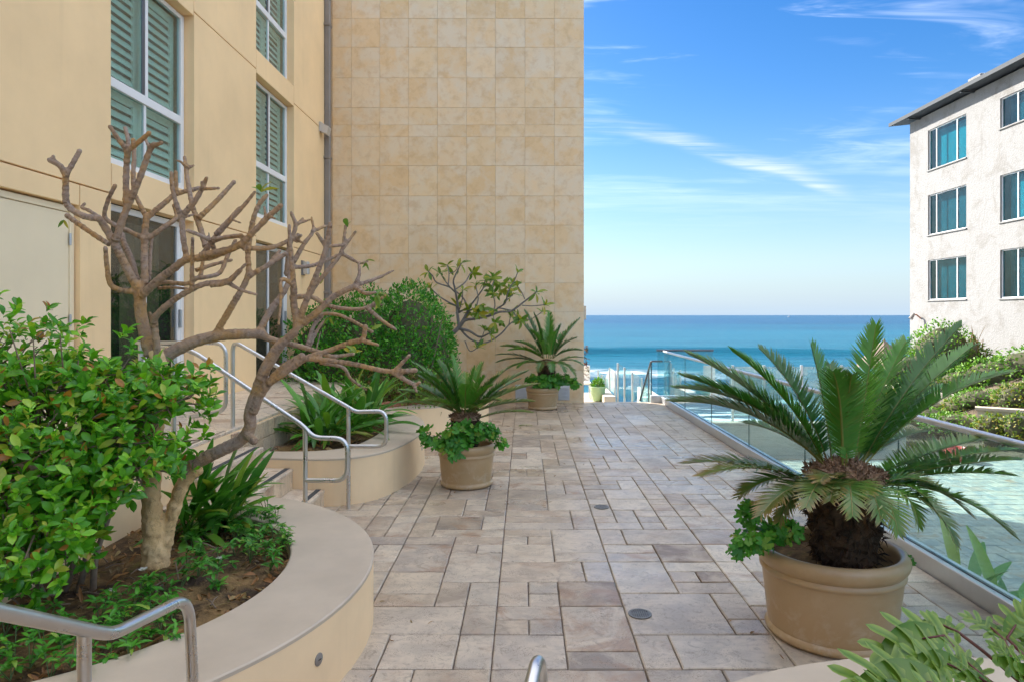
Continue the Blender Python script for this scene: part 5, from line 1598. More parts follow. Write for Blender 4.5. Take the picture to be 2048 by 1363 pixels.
# ================================================================== strap leaved clumps (bird of paradise)
def strel_shape(L, Wd, pet, bend_, seed):
    """petiole and lance blade in one leaf, rising along +Y"""
    r = random.Random(seed)
    mbv, mbf = [], []
    N_ = 14; tot = pet + L
    prev = None
    for i in range(N_ + 1):
        t = i / N_; s_ = t * tot
        y = s_ * (1 - .22 * bend_ * t); z = -bend_ * tot * .38 * t ** 2.3
        if s_ < pet: wv, fo = .007, .8
        else:
            q = (s_ - pet) / L
            wv = Wd / 2 * (math.sin(math.pi * min(1, q * .97 + .02)) ** .75) + .002; fo = .42
        mbv += [(-wv, y, z + fo * wv), (0, y, z), (wv, y, z + fo * wv)]
    for i in range(N_):
        a = i * 3
        mbf += [(a, a + 1, a + 4, a + 3), (a + 1, a + 2, a + 5, a + 4)]
    return np.array(mbv), mbf
SS = [strel_shape(.46, .066, .24, .6, 1), strel_shape(.40, .058, .3, 1.0, 2), strel_shape(.50, .072, .2, .3, 3), strel_shape(.40, .054, .15, 1.3, 4)]
def strel(label, bases, n, dirs, s0, s1, seed, grp='bird of paradise clumps', single=120):
    r = random.Random(seed)
    root = thing('bird_of_paradise', label, 'plant', bases[0], grp)
    items = []
    for _ in range(n):
        b = Vector(bases[r.randrange(len(bases))]) + Vector((r.uniform(-.06, .06), r.uniform(-.06, .06), 0))
        az = r.uniform(*dirs); el = r.uniform(R(22), R(84))
        d = Vector((math.cos(az) * math.cos(el), math.sin(az) * math.cos(el), math.sin(el)))
        back = Vector((-math.cos(az), -math.sin(az), .8))
        items.append((frame_mat(b, d, back, r.uniform(-.5, .5), r.uniform(s0, s1)), r.randrange(4), r.random()))
    emit(root, items, SS, M['strel_leaf'], single)
    return root
strel('bird of paradise clump behind the frangipani trunk, leaves leaning over the steps', [(-2.42, 5.15, .33), (-2.30, 5.2, .33), (-2.2, 5.05, .33), (-2.52, 5.0, .33), (-2.38, 4.9, .33)], 110, (R(-110), R(75)), .62, 1.18, 3)
strel('bird of paradise clump between the handrails of the steps and the hedge', [(-2.3, 8.0, .42), (-2.15, 8.35, .42), (-2.4, 8.6, .42), (-2.0, 8.8, .42), (-2.5, 8.2, .42), (-2.35, 9.3, .42), (-2.1, 9.5, .42)], 230, (R(-180), R(180)), .85, 1.5, 8, single=200)
strel('broad leaved clump below the glass balustrade in the sunken court', [(3.75, 5.35, -.75), (3.9, 5.0, -.75), (3.7, 5.9, -.8), (4.0, 5.6, -.8), (3.8, 4.6, -.8)], 46, (R(-100), R(100)), 1.1, 1.75, 15, single=46)
# its raised bed
cb = thing('court_bed', 'narrow raised planting bed under the glass balustrade', 'planter', (3.75, 6, -1.3))
MB().bbox(3.16, 4.15, 3.4, 14.5, -1.29, -.80, .01).build('wall', M['planter'], cb)
MB().bbox(3.2, 4.1, 3.45, 14.45, -.80, -.78, .005).build('soil', M['soil'], cb)

# ================================================================== hedge and the leafy frangipani by the tiled wall
hedge = thing('clipped_hedge', 'dense dark green clipped hedge in front of the stone tower', 'hedge', (-2.7, 12.6, .4))
hr = random.Random(31)
hs = [leaf_shape(.062, .028, .2, .4, .55, 3), leaf_shape(.05, .024, .4, .5, .55, 3)]
items = []
HB = [((-3.45, 12.45, 1.05), (.95, .95, 1.05)), ((-2.70, 12.30, 1.15), (.85, .90, 1.12)), ((-2.05, 12.35, 1.30), (.72, .85, 1.16)), ((-1.72, 12.6, 1.05), (.46, .75, 1.00)), ((-2.2, 11.9, .9), (.7, .55, .75)), ((-3.1, 11.95, .85), (.8, .5, .7))]
for hc, hd in HB:
    for _ in range(int(7200 * hd[0] * hd[2])):
        d = rv(hr)
        if d.z < -.6 or d.y > .75: continue
        q = Vector((hc[0] + d.x * hd[0], hc[1] + d.y * hd[1], hc[2] + d.z * hd[2]))
        lump = .13 * mnoise.noise(q * 2.1) + .06 * mnoise.noise(q * 5.5)
        f = 1 + lump + hr.gauss(-.03, .05)
        p = Vector((hc[0] + d.x * hd[0] * f, hc[1] + d.y * hd[1] * f, hc[2] + d.z * hd[2] * f))
        if p.z < .42 or p.x < -4.15: continue
        dd_ = (d + rv(hr) * .8 + Vector((0, 0, .35))).normalized()
        items.append((frame_mat(p, dd_, d + rv(hr) * .5, hr.uniform(-.6, .6), hr.uniform(.75, 1.35)), hr.randrange(2), hr.random()))
        if hr.random() < .012:
            for k in range(7):
                e = (d * .6 + Vector((0, 0, .8)) + rv(hr) * .6).normalized()
                items.append((frame_mat(p + d * hr.uniform(.02, .12), e, rv(hr), 0, hr.uniform(.9, 1.4)), hr.randrange(2), hr.random()))
emit(hedge, items, hs, M['hedge_leaf'], 0)
mb = MB()
for _ in range(26):
    x, y = hr.uniform(-3.9, -1.5), hr.uniform(11.7, 13.4)
    mb.tube([(x, y, .35), (x + hr.uniform(-.1, .1), y, 1.0), (x + hr.uniform(-.2, .2), y + hr.uniform(-.2, .2), 1.9)], [.02, .015, .006], 6)
mb.build('stems', M['twig'], hedge)
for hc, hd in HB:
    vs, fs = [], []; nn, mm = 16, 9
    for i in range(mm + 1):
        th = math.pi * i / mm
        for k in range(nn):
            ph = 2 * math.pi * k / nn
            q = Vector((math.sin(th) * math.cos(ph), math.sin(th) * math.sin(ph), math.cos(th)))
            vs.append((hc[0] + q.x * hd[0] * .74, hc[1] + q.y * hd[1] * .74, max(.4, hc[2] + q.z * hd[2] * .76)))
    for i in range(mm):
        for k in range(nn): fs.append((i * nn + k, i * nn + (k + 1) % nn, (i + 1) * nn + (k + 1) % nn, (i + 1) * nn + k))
    MB().add(vs, fs).build('inner_shade', M['shade_twig'], hedge)  # filler body, inner shade of the hedge painted as a dark colour
# dry grassy growth at the hedge foot
dg = thing('dry_undergrowth', 'brown dry twiggy undergrowth at the foot of the hedge', 'undergrowth', (-2.1, 11.0, .45))
tag(dg, kind='stuff')
gs = [leaf_shape(.16, .006, .5, .3, .3, 3), leaf_shape(.10, .010, .8, .3, .4, 3)]
items = []
for _ in range(1400):
    x = hr.uniform(-2.9, -1.25); y = hr.uniform(10.6, 11.5); 
    if (x + 2.4) ** 2 + (y - 12.5) ** 2 > 1.5 ** 2: y = 11.2 + hr.uniform(-.1, .25)
    z = .45 + hr.random() ** 1.6 * .55
    d = (Vector((0, -.3, .5)) + rv(hr)).normalized()
    items.append((frame_mat(Vector((x, y, z)), d, rv(hr), 0, hr.uniform(.7, 1.4)), hr.randrange(2), hr.random()))
join_leaves('dry_stems', items, gs, M['dry_grass'], dg)
items = []
for _ in range(500):
    x = hr.uniform(-2.9, -1.3); y = hr.uniform(10.7, 11.4); z = .45 + hr.random() * .4
    items.append((frame_mat(Vector((x, y, z)), (Vector((0, -.4, .6)) + rv(hr)).normalized(), rv(hr), 0, hr.uniform(.8, 1.4)), hr.randrange(2), hr.random()))
join_leaves('green_sprigs', items, hs, M['shrub_leaf'], dg)

def E_(x, y): return (840 + x / 5.679, 500 + y / 5.679)
fr2 = thing('frangipani_tree', 'small leafy frangipani spreading in front of the tiled stone wall', 'tree', (-1.75, 13.6, .4))
mb = MB()
tw = []
def br2(pts, d0, d1, y0, y1):
    raw = []
    for i, (x, y) in enumerate(pts):
        t = i / (len(pts) - 1); px, py = E_(x, y); Yd = y0 + (y1 - y0) * t; q = P(px, py, Yd)
        raw.append((q.x, q.y, q.z, max(.006, (d0 + (d1 - d0) * t) / 5.679 * Yd / F / 2)))
    sm = smooth_path(raw, 5)
    mb.tube([Vector(q[:3]) for q in sm], [q[3] for q in sm], 8)
    tw.append((Vector(sm[-1][:3]), (Vector(sm[-1][:3]) - Vector(sm[-3][:3])).normalized()))
yb = 13.6
for a in [([(150, 1500), (220, 1150), (310, 1000), (440, 880), (510, 770), (550, 690)], 70, 34, yb, yb), ([(440, 890), (510, 800), (620, 780), (780, 750), (900, 705), (1040, 690), (1180, 590), (1270, 520), (1330, 470)], 36, 14, yb, yb - .35),
          ([(440, 890), (560, 920), (680, 985), (800, 940)], 36, 16, yb, yb - .4), ([(470, 910), (560, 1000), (690, 1055), (800, 1030), (920, 950), (1010, 850), (1090, 790)], 24, 14, yb, yb + .3),
          ([(640, 1080), (700, 1000), (735, 900)], 14, 9, yb - .3, yb - .4), ([(510, 1030), (570, 1145), (660, 1100)], 12, 9, yb - .2, yb - .4),
          ([(420, 720), (430, 640), (400, 450), (380, 350), (430, 230), (470, 150)], 34, 12, yb + .2, yb - .1), ([(440, 860), (425, 720), (420, 640)], 34, 32, yb, yb + .2),
          ([(420, 640), (320, 590), (210, 520), (115, 425)], 20, 12, yb + .2, yb), ([(400, 480), (330, 420), (190, 370), (140, 290), (90, 240)], 20, 12, yb + .15, yb - .2), ([(340, 420), (270, 330), (230, 260)], 14, 10, yb, yb - .1), ([(320, 400), (330, 270), (310, 170)], 14, 10, yb, yb + .3),
          ([(400, 450), (510, 370), (570, 270), (600, 260)], 18, 10, yb + .15, yb + .35), ([(330, 270), (400, 240), (430, 190)], 12, 8, yb + .1, yb), ([(400, 460), (500, 560), (550, 690)], 18, 20, yb + .15, yb),
          ([(440, 710), (560, 640), (650, 530), (720, 430), (740, 340)], 24, 12, yb + .1, yb - .2), ([(640, 640), (660, 560), (650, 480), (630, 400)], 18, 10, yb, yb + .2), ([(440, 700), (480, 560), (485, 450)], 14, 9, yb + .1, yb - .1),
          ([(620, 660), (780, 720), (900, 650), (970, 600), (1000, 480), (1080, 330), (1110, 250)], 22, 10, yb, yb - .5), ([(780, 740), (850, 640), (820, 430), (850, 330)], 16, 9, yb - .1, yb + .2), ([(880, 655), (1050, 690)], 16, 14, yb, yb - .1),
          ([(1190, 560), (1160, 490), (1100, 400)], 12, 9, yb - .3, yb - .3), ([(1160, 630), (1270, 635), (1350, 630), (1420, 620)], 12, 9, yb - .3, yb - .5), ([(1160, 760), (1240, 790), (1320, 750), (1390, 700)], 12, 9, yb + .2, yb), ([(1050, 690), (1100, 760), (1150, 800)], 14, 10, yb, yb - .3), ([(940, 620), (1000, 560), (1060, 500)], 12, 9, yb - .1, yb - .2), ([(720, 430), (790, 380), (830, 320)], 12, 9, yb, yb - .2), ([(1010, 850), (1030, 740)], 12, 8, yb, yb), ([(550, 690), (640, 660), (660, 720)], 14, 9, yb, yb - .4), ([(820, 700), (850, 820)], 12, 9, yb, yb - .4)]:
    br2(*a)
mb.build('trunk', M['grey_bark'], fr2, True)
f2s = [leaf_shape(.20, .068, .3, .3, .58, 5), leaf_shape(.16, .058, .55, .35, .58, 5), leaf_shape(.22, .070, .15, .3, .55, 5)]
items = []
r2 = random.Random(77)
for p, d in tw:
    for k in range(r2.randint(5, 9)):
        ax = (d + Vector((0, 0, .45))).normalized(); side = ax.orthogonal().normalized()
        o_ = Matrix.Rotation(k * 2.4, 3, ax) @ side; tl = r2.uniform(.35, 1.35)
        dd_ = ax * math.cos(tl) + o_ * math.sin(tl)
        if r2.random() < .12: dd_ = dd_ + Vector((0, 0, -1.4))
        items.append((frame_mat(p - ax * r2.uniform(0, .05), dd_, ax, r2.uniform(-.3, .3), r2.uniform(.7, 1.15)), r2.randrange(3), r2.random()))
for px, py in ((755, 380), (800, 330), (860, 350), (900, 400), (950, 420), (770, 480), (830, 500), (870, 520), (920, 470), (1000, 430), (1020, 470), (700, 640), (720, 660), (690, 620), (840, 670), (850, 870), (1140, 780), (910, 800), (1000, 540), (1050, 380), (980, 370)):
    x_, y_ = E_(px, py); p = P(x_, y_, yb + r2.uniform(-.5, .2))
    for k in range(6):
        d = rv(r2); d.z = d.z * .7 + (.35 if py < 560 else -.5)
        items.append((frame_mat(p, d, Vector((0, -1, .6)), r2.uniform(-.4, .4), r2.uniform(.7, 1.2)), r2.randrange(3), r2.random()))
emit(fr2, items, f2s, M['frangi_leaf'], 290)

# ================================================================== pots and cycads
def pot(name, label, cx, cy, rr, hh, grp='tan pots along the patio'):
    root = thing(name, label, 'pot', (cx, cy, 0), grp)
    k = rr / .43; z = hh
    prof = [(.05 * k, .004), (.355 * k, .004), (.372 * k, .016), (.378 * k, .034), (.368 * k, .050), (.358 * k, .058), (.362 * k, .075)]
    n = 10
    for i in range(n + 1):
        t = i / n; prof.append(((.362 + .034 * t) * k, .075 + (z - .075 - .150) * t))
    zz = z - .150
    prof += [(.398 * k, zz + .004), (.408 * k, zz + .012), (.411 * k, zz + .024), (.404 * k, zz + .036), (.400 * k, zz + .044), (.412 * k, zz + .056),
             (.424 * k, zz + .072), (.431 * k, zz + .095), (.430 * k, zz + .118), (.420 * k, zz + .137), (.402 * k, zz + .148), (.384 * k, zz + .146), (.372 * k, zz + .134), (.366 * k, zz + .11), (.362 * k, zz - .05)]
    MB().lathe(prof, cx, cy, 72).build('body', M['pot'], root, True, R(60))
    mb = MB()
    pr = [(.0005, z - .085)] + [(.368 * k * t / 6, z - .085 - .012 * (t / 6)) for t in range(1, 7)]
    mb.lathe(pr, cx, cy, 40)
    rr_ = random.Random(int(cx * 100))
    mb.v = [(x, y, q + rr_.uniform(-.008, .008)) for x, y, q in mb.v]
    mb.build('soil', M['soil'], root, True)
    return root

def bez(a, c, b, t): return a * (1 - t) ** 2 + c * 2 * t * (1 - t) + b * t * t
def frond(parent, base, tip, bulge, leaf_len, pairs, brown=0.0, roll=0.0, seed=0, width=.0075, keel=.55, mat=None, name='frond'):
    r = random.Random(seed)
    base, tip = Vector(base), Vector(tip)
    ch = tip - base
    upv = Vector((0, 0, 1)) - ch.normalized() * ch.normalized().z
    if upv.length < .15: upv = Vector((0, -1, .2))
    upv.normalize()
    ctrl = base + ch * .52 + upv * bulge * 1.6
    vs, fs, br_, tn = [], [], [], []
    tone = r.random()
    N_ = 22
    pts = [bez(base, ctrl, tip, i / N_) for i in range(N_ + 1)]
    tang = [(pts[min(i + 1, N_)] - pts[max(i - 1, 0)]).normalized() for i in range(N_ + 1)]
    # rachis
    def frame(T):
        s_ = T.cross(Vector((0, 0, 1)))
        if s_.length < .05: s_ = T.cross(Vector((0, -1, .1)))
        s_.normalize(); n_ = s_.cross(T).normalized()
        if roll:
            q = Quaternion(T, roll); s_ = q @ s_; n_ = q @ n_
        return s_, n_
    for i in range(N_ + 1):
        s_, n_ = frame(tang[i]); w_ = .008 * (1 - .8 * i / N_) + .0012
        o = len(vs)
        vs += [pts[i] - s_ * w_, pts[i] + n_ * w_ * .6, pts[i] + s_ * w_, pts[i] - n_ * w_ * .8]
        br_ += [.42 + brown * .3 * (i / N_)] * 4
        if i:
            for k in range(4): fs.append((o - 4 + k, o - 4 + (k + 1) % 4, o + (k + 1) % 4, o + k))
    for j in range(pairs):
        s0 = .10 + .90 * (j + .5) / pairs
        f = s0 * N_; i = min(int(f), N_ - 1); q = f - i
        p = pts[i].lerp(pts[i + 1], q); T = tang[i].lerp(tang[i + 1], q).normalized()
        s_, n_ = frame(T)
        if s0 < .35: l = leaf_len * (.38 + .62 * ((s0 - .1) / .25))
        elif s0 < .68: l = leaf_len
        else: l = leaf_len * (1 - .62 * ((s0 - .68) / .32) ** 1.4)
        fw = R(78 - 46 * s0)                      # angle from the rachis
        for sg in (-1, 1):
            if r.random() < .02: continue
            ll = l * r.uniform(.9, 1.06)
            a = fw + r.gauss(0, .05); kk = keel + r.gauss(0, .06)
            d = (T * math.cos(a) + (s_ * sg * math.cos(kk) + n_ * math.sin(kk)) * math.sin(a)).normalized()
            nn = d.cross(T); nn = nn.normalized() if nn.length > 1e-4 else n_
            wd = (T - d * T.dot(d)).normalized()
            cv = -n_ * ll * .10
            o = len(vs)
            w0 = width * r.uniform(.85, 1.15)
            vs += [p - wd * w0 * .5, p + wd * w0 * .5, p + d * ll * .55 - wd * w0 * .48 + cv * .25, p + d * ll * .55 + wd * w0 * .48 + cv * .25, p + d * ll + cv]
            fs += [(o, o + 1, o + 3, o + 2), (o + 2, o + 3, o + 4)]
            bt = max(0, min(1, brown * (1.5 * s0 - .15) + r.gauss(0, .12) * (brown > .02)))
            br_ += [bt * .2, bt * .2, bt * .65, bt * .65, min(1, bt * 1.3 + .15 * r.random())]
    me = bpy.data.meshes.new(name)
    me.from_pydata([tuple(v) for v in vs], [], fs)
    me.attributes.new('brown', 'FLOAT', 'POINT').data.foreach_set('value', np.array(br_, dtype=np.float32))
    me.materials.append(mat or M['cycad']); me.update()
    return link(name, me, parent)

def cycad_trunk(root, cx, cy, z0, z1, r0, r1, seed, wool=True, r_w=None):
    rr_ = random.Random(seed)
    mb = MB(); n, m = 40, 26; vs = []; fs = []
    for i in range(m):
        t = i / (m - 1); z = z0 + (z1 - z0) * t
        rad = r0 + (r1 - r0) * math.sin(t * math.pi * .62)
        for k in range(n):
            a = 2 * math.pi * k / n
            rj = rad * (1 + .16 * mnoise.noise(Vector((math.cos(a) * 4, math.sin(a) * 4, z * 14 + seed))) + .09 * rr_.uniform(-1, 1))
            vs.append((cx + rj * math.cos(a), cy + rj * math.sin(a), z + rr_.uniform(-.01, .01)))
    for i in range(m - 1):
        for k in range(n): fs.append((i * n + k, i * n + (k + 1) % n, (i + 1) * n + (k + 1) % n, (i + 1) * n + k))
    fs.append(tuple((m - 1) * n + k for k in range(n)))
    mb.add(vs, fs); mb.build('trunk', M['cycad_trunk'], root)
    # old leaf bases: short stubs all round
    sh = [leaf_shape(.07, .022, .4, .7, .3, 2), leaf_shape(.05, .028, .8, .6, .4, 2)]
    it = []
    for _ in range(int(420 * (z1 - z0) / .5)):
        a = rr_.uniform(0, 2 * math.pi); t = rr_.random(); z = z0 + (z1 - z0) * t
        rad = r0 + (r1 - r0) * math.sin(t * math.pi * .62)
        o_ = Vector((math.cos(a), math.sin(a), 0))
        it.append((frame_mat(Vector((cx, cy, z)) + o_ * rad * rr_.uniform(.9, 1.06), o_ * .8 + Vector((0, 0, rr_.uniform(-.9, .5))) + rv(rr_) * .3, Vector((0, 0, 1)), rr_.uniform(-.5, .5), rr_.uniform(.6, 1.4) * r1 / .26), rr_.randrange(2), rr_.random()))
    join_leaves('leaf_bases', it, sh, M['cycad_trunk'], root, smooth=False)
    if wool:
        it = []
        rw_ = r_w or r1 * 1.05
        MB().lathe([(rw_ * .97 * math.cos(k * math.pi / 14), z1 - .03 + (.03 + .10 * r1 / .26) * math.sin(k * math.pi / 14)) for k in range(8)], cx, cy, 28).build('crown', M['cycad_wool'], root, True)
        for _ in range(620):
            a = rr_.uniform(0, 2 * math.pi); q = math.sqrt(rr_.random()); o_ = Vector((math.cos(a), math.sin(a), 0))
            p = Vector((cx, cy, z1 + .10 * (1 - q * q) * r1 / .26 - .005)) + o_ * rw_ * q
            it.append((frame_mat(p, o_ * q + Vector((0, 0, rr_.uniform(.1, 1.2))) + rv(rr_) * .6, rv(rr_), 0, rr_.uniform(.5, 1.1) * r1 / .26), rr_.randrange(2), rr_.random()))
        join_leaves('crown_wool', it, sh, M['cycad_wool'], root, smooth=False)

def cycad(label, tips, Yc, crown_px, crown_v, rad_off, leaf_len, pairs, trunk, seed, width):
    c = P(crown_px, crown_v, Yc)
    root = thing('cycad', label, 'cycad', (trunk[0], trunk[1], trunk[2]), 'potted cycads')
    for i, (px, v, dY, bulge, brown) in enumerate(tips):
        tip = P(px, v, Yc + dY)
        hd = tip - c; hd.z = 0
        hl = hd.length
        base = c + (hd.normalized() * min(rad_off, hl * .35) if hl > 1e-3 else Vector((0, 0, 0)))
        if tip.z < c.z + .12:
            base = c + hd.normalized() * rad_off * 1.75; base.z -= .085 * rad_off / .1
        L = (tip - base).length
        frond(root, base, tip, bulge, leaf_len * min(1.0, .55 + .5 * L), max(16, int(pairs * min(1, L / (leaf_len * 6.5)) )), brown, 0.0, seed * 100 + i, width, keel=.5 if tip.z > c.z + .1 else .28)
    cycad_trunk(root, *trunk[:2], *trunk[2:], seed, True, trunk[5] * 1.12)
    return root

PA = (1.85, 4.17)
potA = pot('plant_pot', 'largest tan pot, right foreground, with thick rolled rim', PA[0], PA[1], .43, .525)
tipsA = [(1345, 802, .15, .15, .12), (1352, 775, .30, .16, .08), (1378, 708, .40, .09, .04), (1368, 752, .10, .10, .05), (1465, 702, .20, .08, .0), (1520, 698, .45, .08, .0),
         (1622, 690, .15, .02, .0), (1660, 728, .60, .04, .0), (1752, 652, .20, .00, .0), (1666, 742, -.42, .16, .06), (1704, 748, -.38, .15, .04), (1812, 682, .35, .05, .0), (1922, 652, .15, .06, .02),
         (1945, 692, .32, .06, .02), (2018, 745, .05, .12, .06), (1890, 772, .62, .08, .05), (2035, 898, .25, .05, .35), (2040, 918, .08, .04, .30), (1980, 876, .45, .05, .45), (2028, 950, -.02, .05, .25),
         (1850, 862, .62, .05, .3), (1370, 926, -.02, .07, .85), (1404, 950, -.22, .09, .75), (1522, 1028, -.42, .10, .60), (1796, 1066, -.50, .13, .38), (1912, 1088, -.42, .13, .28), (2024, 1068, -.18, .12, .22),
         (1938, 1026, -.16, .10, .30), (1896, 990, -.08, .07, .38), (1866, 966, -.22, .05, .5), (1738, 985, -.45, .07, .55), (1640, 962, -.45, .08, .75), (1560, 1040, -.32, .12, .45), (1612, 1012, -.55, .12, .5), (1705, 1030, -.58, .13, .4), (1762, 1040, -.5, .12, .35), (1838, 1052, -.36, .12, .3), (1478, 992, -.2, .1, .5), (1660, 1000, -.5, .1, .55), (1870, 1020, -.3, .1, .3), (1490, 845, .60, .06, .05), (1450, 790, .55, .10, .05)]
cyA = cycad('large cycad with long dark fronds and shaggy trunk in the right foreground pot', tipsA, 4.17, 1690, 938,   .10, .186, 96, (1.93, 4.17, .42, .95, .165, .205), 1, .0122)
PB = (-.655, 7.80)
potB = pot('plant_pot', 'middle tan pot with trailing geranium, beside the far curved planter', PB[0], PB[1], .335, .48)
tipsB = [(826, 726, .1, .06, .05), (877, 722, .25, .04, .1), (903, 711, .1, .03, .05), (931, 745, .5, .02, .3), (964, 726, .25, .03, .25), (969, 752, -.2, .03, .05), (1014, 737, .2, .04, .45), (1054, 742, .1, .06, .25), (1072, 768, .0, .06, .5), (1066, 802, -.1, .05, .35), (1062, 824, -.25, .05, .4),
         (800, 780, .0, .06, .1), (800, 805, -.15, .06, .15), (838, 752, .2, .06, .05), (932, 768, -.45, .1, .05), (866, 737, -.1, .05, .05), (905, 745, .4, .03, .05), (985, 770, -.3, .06, .1), (850, 800, -.4, .07, .2), (1000, 800, -.4, .07, .3), (810, 762, .3, .06, .1), (1040, 758, .35, .05, .2), (880, 812, -.5, .05, .3), (960, 815, -.5, .05, .5), (822, 738, -.1, .06, .0), (890, 722, -.05, .03, .0), (950, 735, .05, .02, .0), (1030, 778, .1, .05, .2), (845, 745, -.2, .07, .05), (995, 752, -.15, .05, .1)]
cyB = cycad('medium cycad in the middle tan pot with trailing green leaves below', tipsB, 7.8, 930, 826, .07, .15, 62, (-.67, 7.8, .38, .77, .13, .155), 2, .0145)
PC = (.372, 14.15)
potC = pot('plant_pot', 'far tan pot against the tiled stone wall', PC[0], PC[1], .345, .45)
tipsC = [(1049, 622, .2, .04, .1), (1068, 628, .0, .05, .05), (1100, 627, .2, .0, .0), (1122, 650, -.1, .03, .0), (1159, 638, .2, .05, .1), (1152, 676, .0, .08, .05), (1162, 700, -.1, .08, .1), (1166, 730, -.2, .1, .2), (993, 709, .0, .08, .05), (994, 724, -.2, .1, .05), (1004, 692, .2, .08, .05), (1032, 683, .3, .08, .1), (1036, 734, -.4, .1, .1), (1078, 742, -.6, .14, .2), (1104, 742, -.6, .14, .1), (1130, 742, -.5, .12, .1), (1150, 750, -.35, .1, .2),
         (1082, 660, .5, .05, .05), (1132, 664, .4, .05, .0), (1060, 660, -.3, .1, .05), (1112, 664, -.3, .08, .0), (1020, 700, -.3, .1, .1), (1040, 640, .3, .05, .05), (1010, 740, -.3, .08, .3), (1168, 715, .2, .06, .2)]
cyC = cycad('far cycad spreading in front of the tiled stone wall', tipsC, 14.15, 1096, 716, .10, .19, 46, (.45, 14.15, .36, .93, .16, .17), 3, .024)

# ------------------------------------------------------------------ trailing geraniums in the pots
def lobed(rad, n=7, seed=0):
    r = random.Random(seed)
    vs = [(0, rad * .25, 0)]; fs = []
    K = n * 3
    for k in range(K + 1):
        a = R(-70) + R(320) * k / K - R(90) + R(0)
        a = R(-250) + R(320) * k / K
        rr_ = rad * (1 - .17 * (1 if k % 3 == 0 else 0)) * (1 + r.uniform(-.05, .05))
        vs.append((rr_ * math.cos(a), rad * .55 + rr_ * math.sin(a), .16 * rr_ * (1 if k % 3 else -.3)))
    for k in range(K): fs.append((0, 1 + k, 2 + k))
    return np.array(vs), fs
gsh = [lobed(.030, 6, 1), lobed(.024, 5, 2), lobed(.036, 7, 3)]
def geranium(label, blobs, n, seed, single, s=1.0):
    r = random.Random(seed)
    root = thing('geranium', label, 'plant', blobs[0][0], 'trailing geraniums in the pots')
    items = []; st_ = MB()
    for _ in range(n):
        c, rad = blobs[r.choices(range(len(blobs)), [b[1][0] * b[1][2] for b in blobs])[0]]
        d = rv(r); f = r.uniform(.45, 1.05)
        p = Vector(c) + Vector((d.x * rad[0], d.y * rad[1], d.z * rad[2])) * f
        nrm = (d * .8 + Vector((0, -.55, .75)) + rv(r) * .35).normalized()
        dirv = (nrm.cross(rv(r))).normalized() + d * .3
        items.append((frame_mat(p, dirv, nrm, r.uniform(-.3, .3), r.uniform(.75, 1.25) * s), r.randrange(3), r.random()))
        if r.random() < .3:
            st_.tube([p, p.lerp(Vector(c), .5) - Vector((0, 0, .02)), Vector(c) + rv(r) * .03], [.0015, .002, .0025], 4)
    st_.build('stems', M['green_stem'], root)
    emit(root, items, gsh, M['geranium'], single)
geranium('trailing geranium spilling over the left rim of the largest pot', [(P(1520, 1075, 4.05), (.13, .10, .09)), (P(1500, 1020, 4.1), (.07, .07, .06)), (P(1570, 1060, 4.05), (.10, .08, .06)), (P(1480, 1090, 3.98), (.06, .06, .08)), (P(1810, 1118, 4.0), (.03, .03, .03))], 210, 5, 150)
geranium('trailing geranium round the rim of the middle pot', [(P(875, 880, 7.6), (.20, .10, .10)), (P(915, 888, 7.5), (.20, .08, .13)), (P(960, 862, 7.55), (.18, .10, .10)), (P(1005, 885, 7.55), (.07, .06, .05)), (P(850, 862, 7.6), (.08, .07, .06)), (P(930, 860, 7.5), (.22, .08, .09)), (P(985, 865, 7.6), (.08, .07, .08)), (P(905, 905, 7.45), (.06, .05, .09))], 330, 6, 120, 1.35)
geranium('leafy plants round the rim of the far pot by the wall', [(P(1085, 762, 13.9), (.33, .12, .13)), (P(1120, 758, 14.0), (.22, .12, .12)), (P(1148, 765, 14.0), (.10, .1, .10))], 330, 7, 0, 1.6)

# ================================================================== philodendron, bottom right
def philo_shape(L, nl, seed):
    r = random.Random(seed)
    V, Fc, Bm = [], [], []
    N_ = 12
    def mid(t): return Vector((0, L * t * (1 - .10 * t), -.30 * L * t * t))
    # web along the midrib
    for i in range(N_ + 1):
        t = i / N_; w_ = L * .24 * math.sin(math.pi * (.12 + .80 * t)) ; m_ = mid(t)
        V += [m_ + Vector((-w_, 0, w_ * .25)), m_, m_ + Vector((w_, 0, w_ * .25))]; Bm += [.05, .22, .05]
    for i in range(N_):
        a = i * 3; Fc += [(a, a + 1, a + 4, a + 3), (a + 1, a + 2, a + 5, a + 4)]
    for sg in (-1, 1):
        for j in range(nl):
            t = .04 + .90 * j / (nl - 1); m_ = mid(t)
            an = R(112 - 92 * t) + r.uniform(-.06, .06)
            ll = L * (.40 + .14 * math.sin(math.pi * min(1, t * 1.05))) * r.uniform(.9, 1.1)
            d = Vector((sg * math.sin(an), math.cos(an), .10)).normalized()
            pr = Vector((-d.y, d.x, 0)).normalized()
            o = len(V); K = 6
            for k in range(K + 1):
                q = k / K
                wv = L * .088 * (1 - .25 * (1 - q)) * (math.cos(math.pi / 2 * max(0, (q - .62) / .38)) ** .6 if q > .62 else 1) + .0008
                c = m_ + d * ll * q + Vector((0, 0, -.16 * ll * q * q + .03 * ll * math.sin(q * 6)))
                V += [c - pr * wv + Vector((0, 0, .25 * wv)), c, c + pr * wv + Vector((0, 0, .25 * wv))]; Bm += [.55, .10, .55]
            for k in range(K):
                a = o + k * 3; Fc += [(a, a + 1, a + 4, a + 3), (a + 1, a + 2, a + 5, a + 4)]
    return V, Fc, Bm
philo = thing('philodendron', 'lobed philodendron with dark red stalks in the bottom right corner', 'plant', (1.75, 2.1, .33))
pm = []
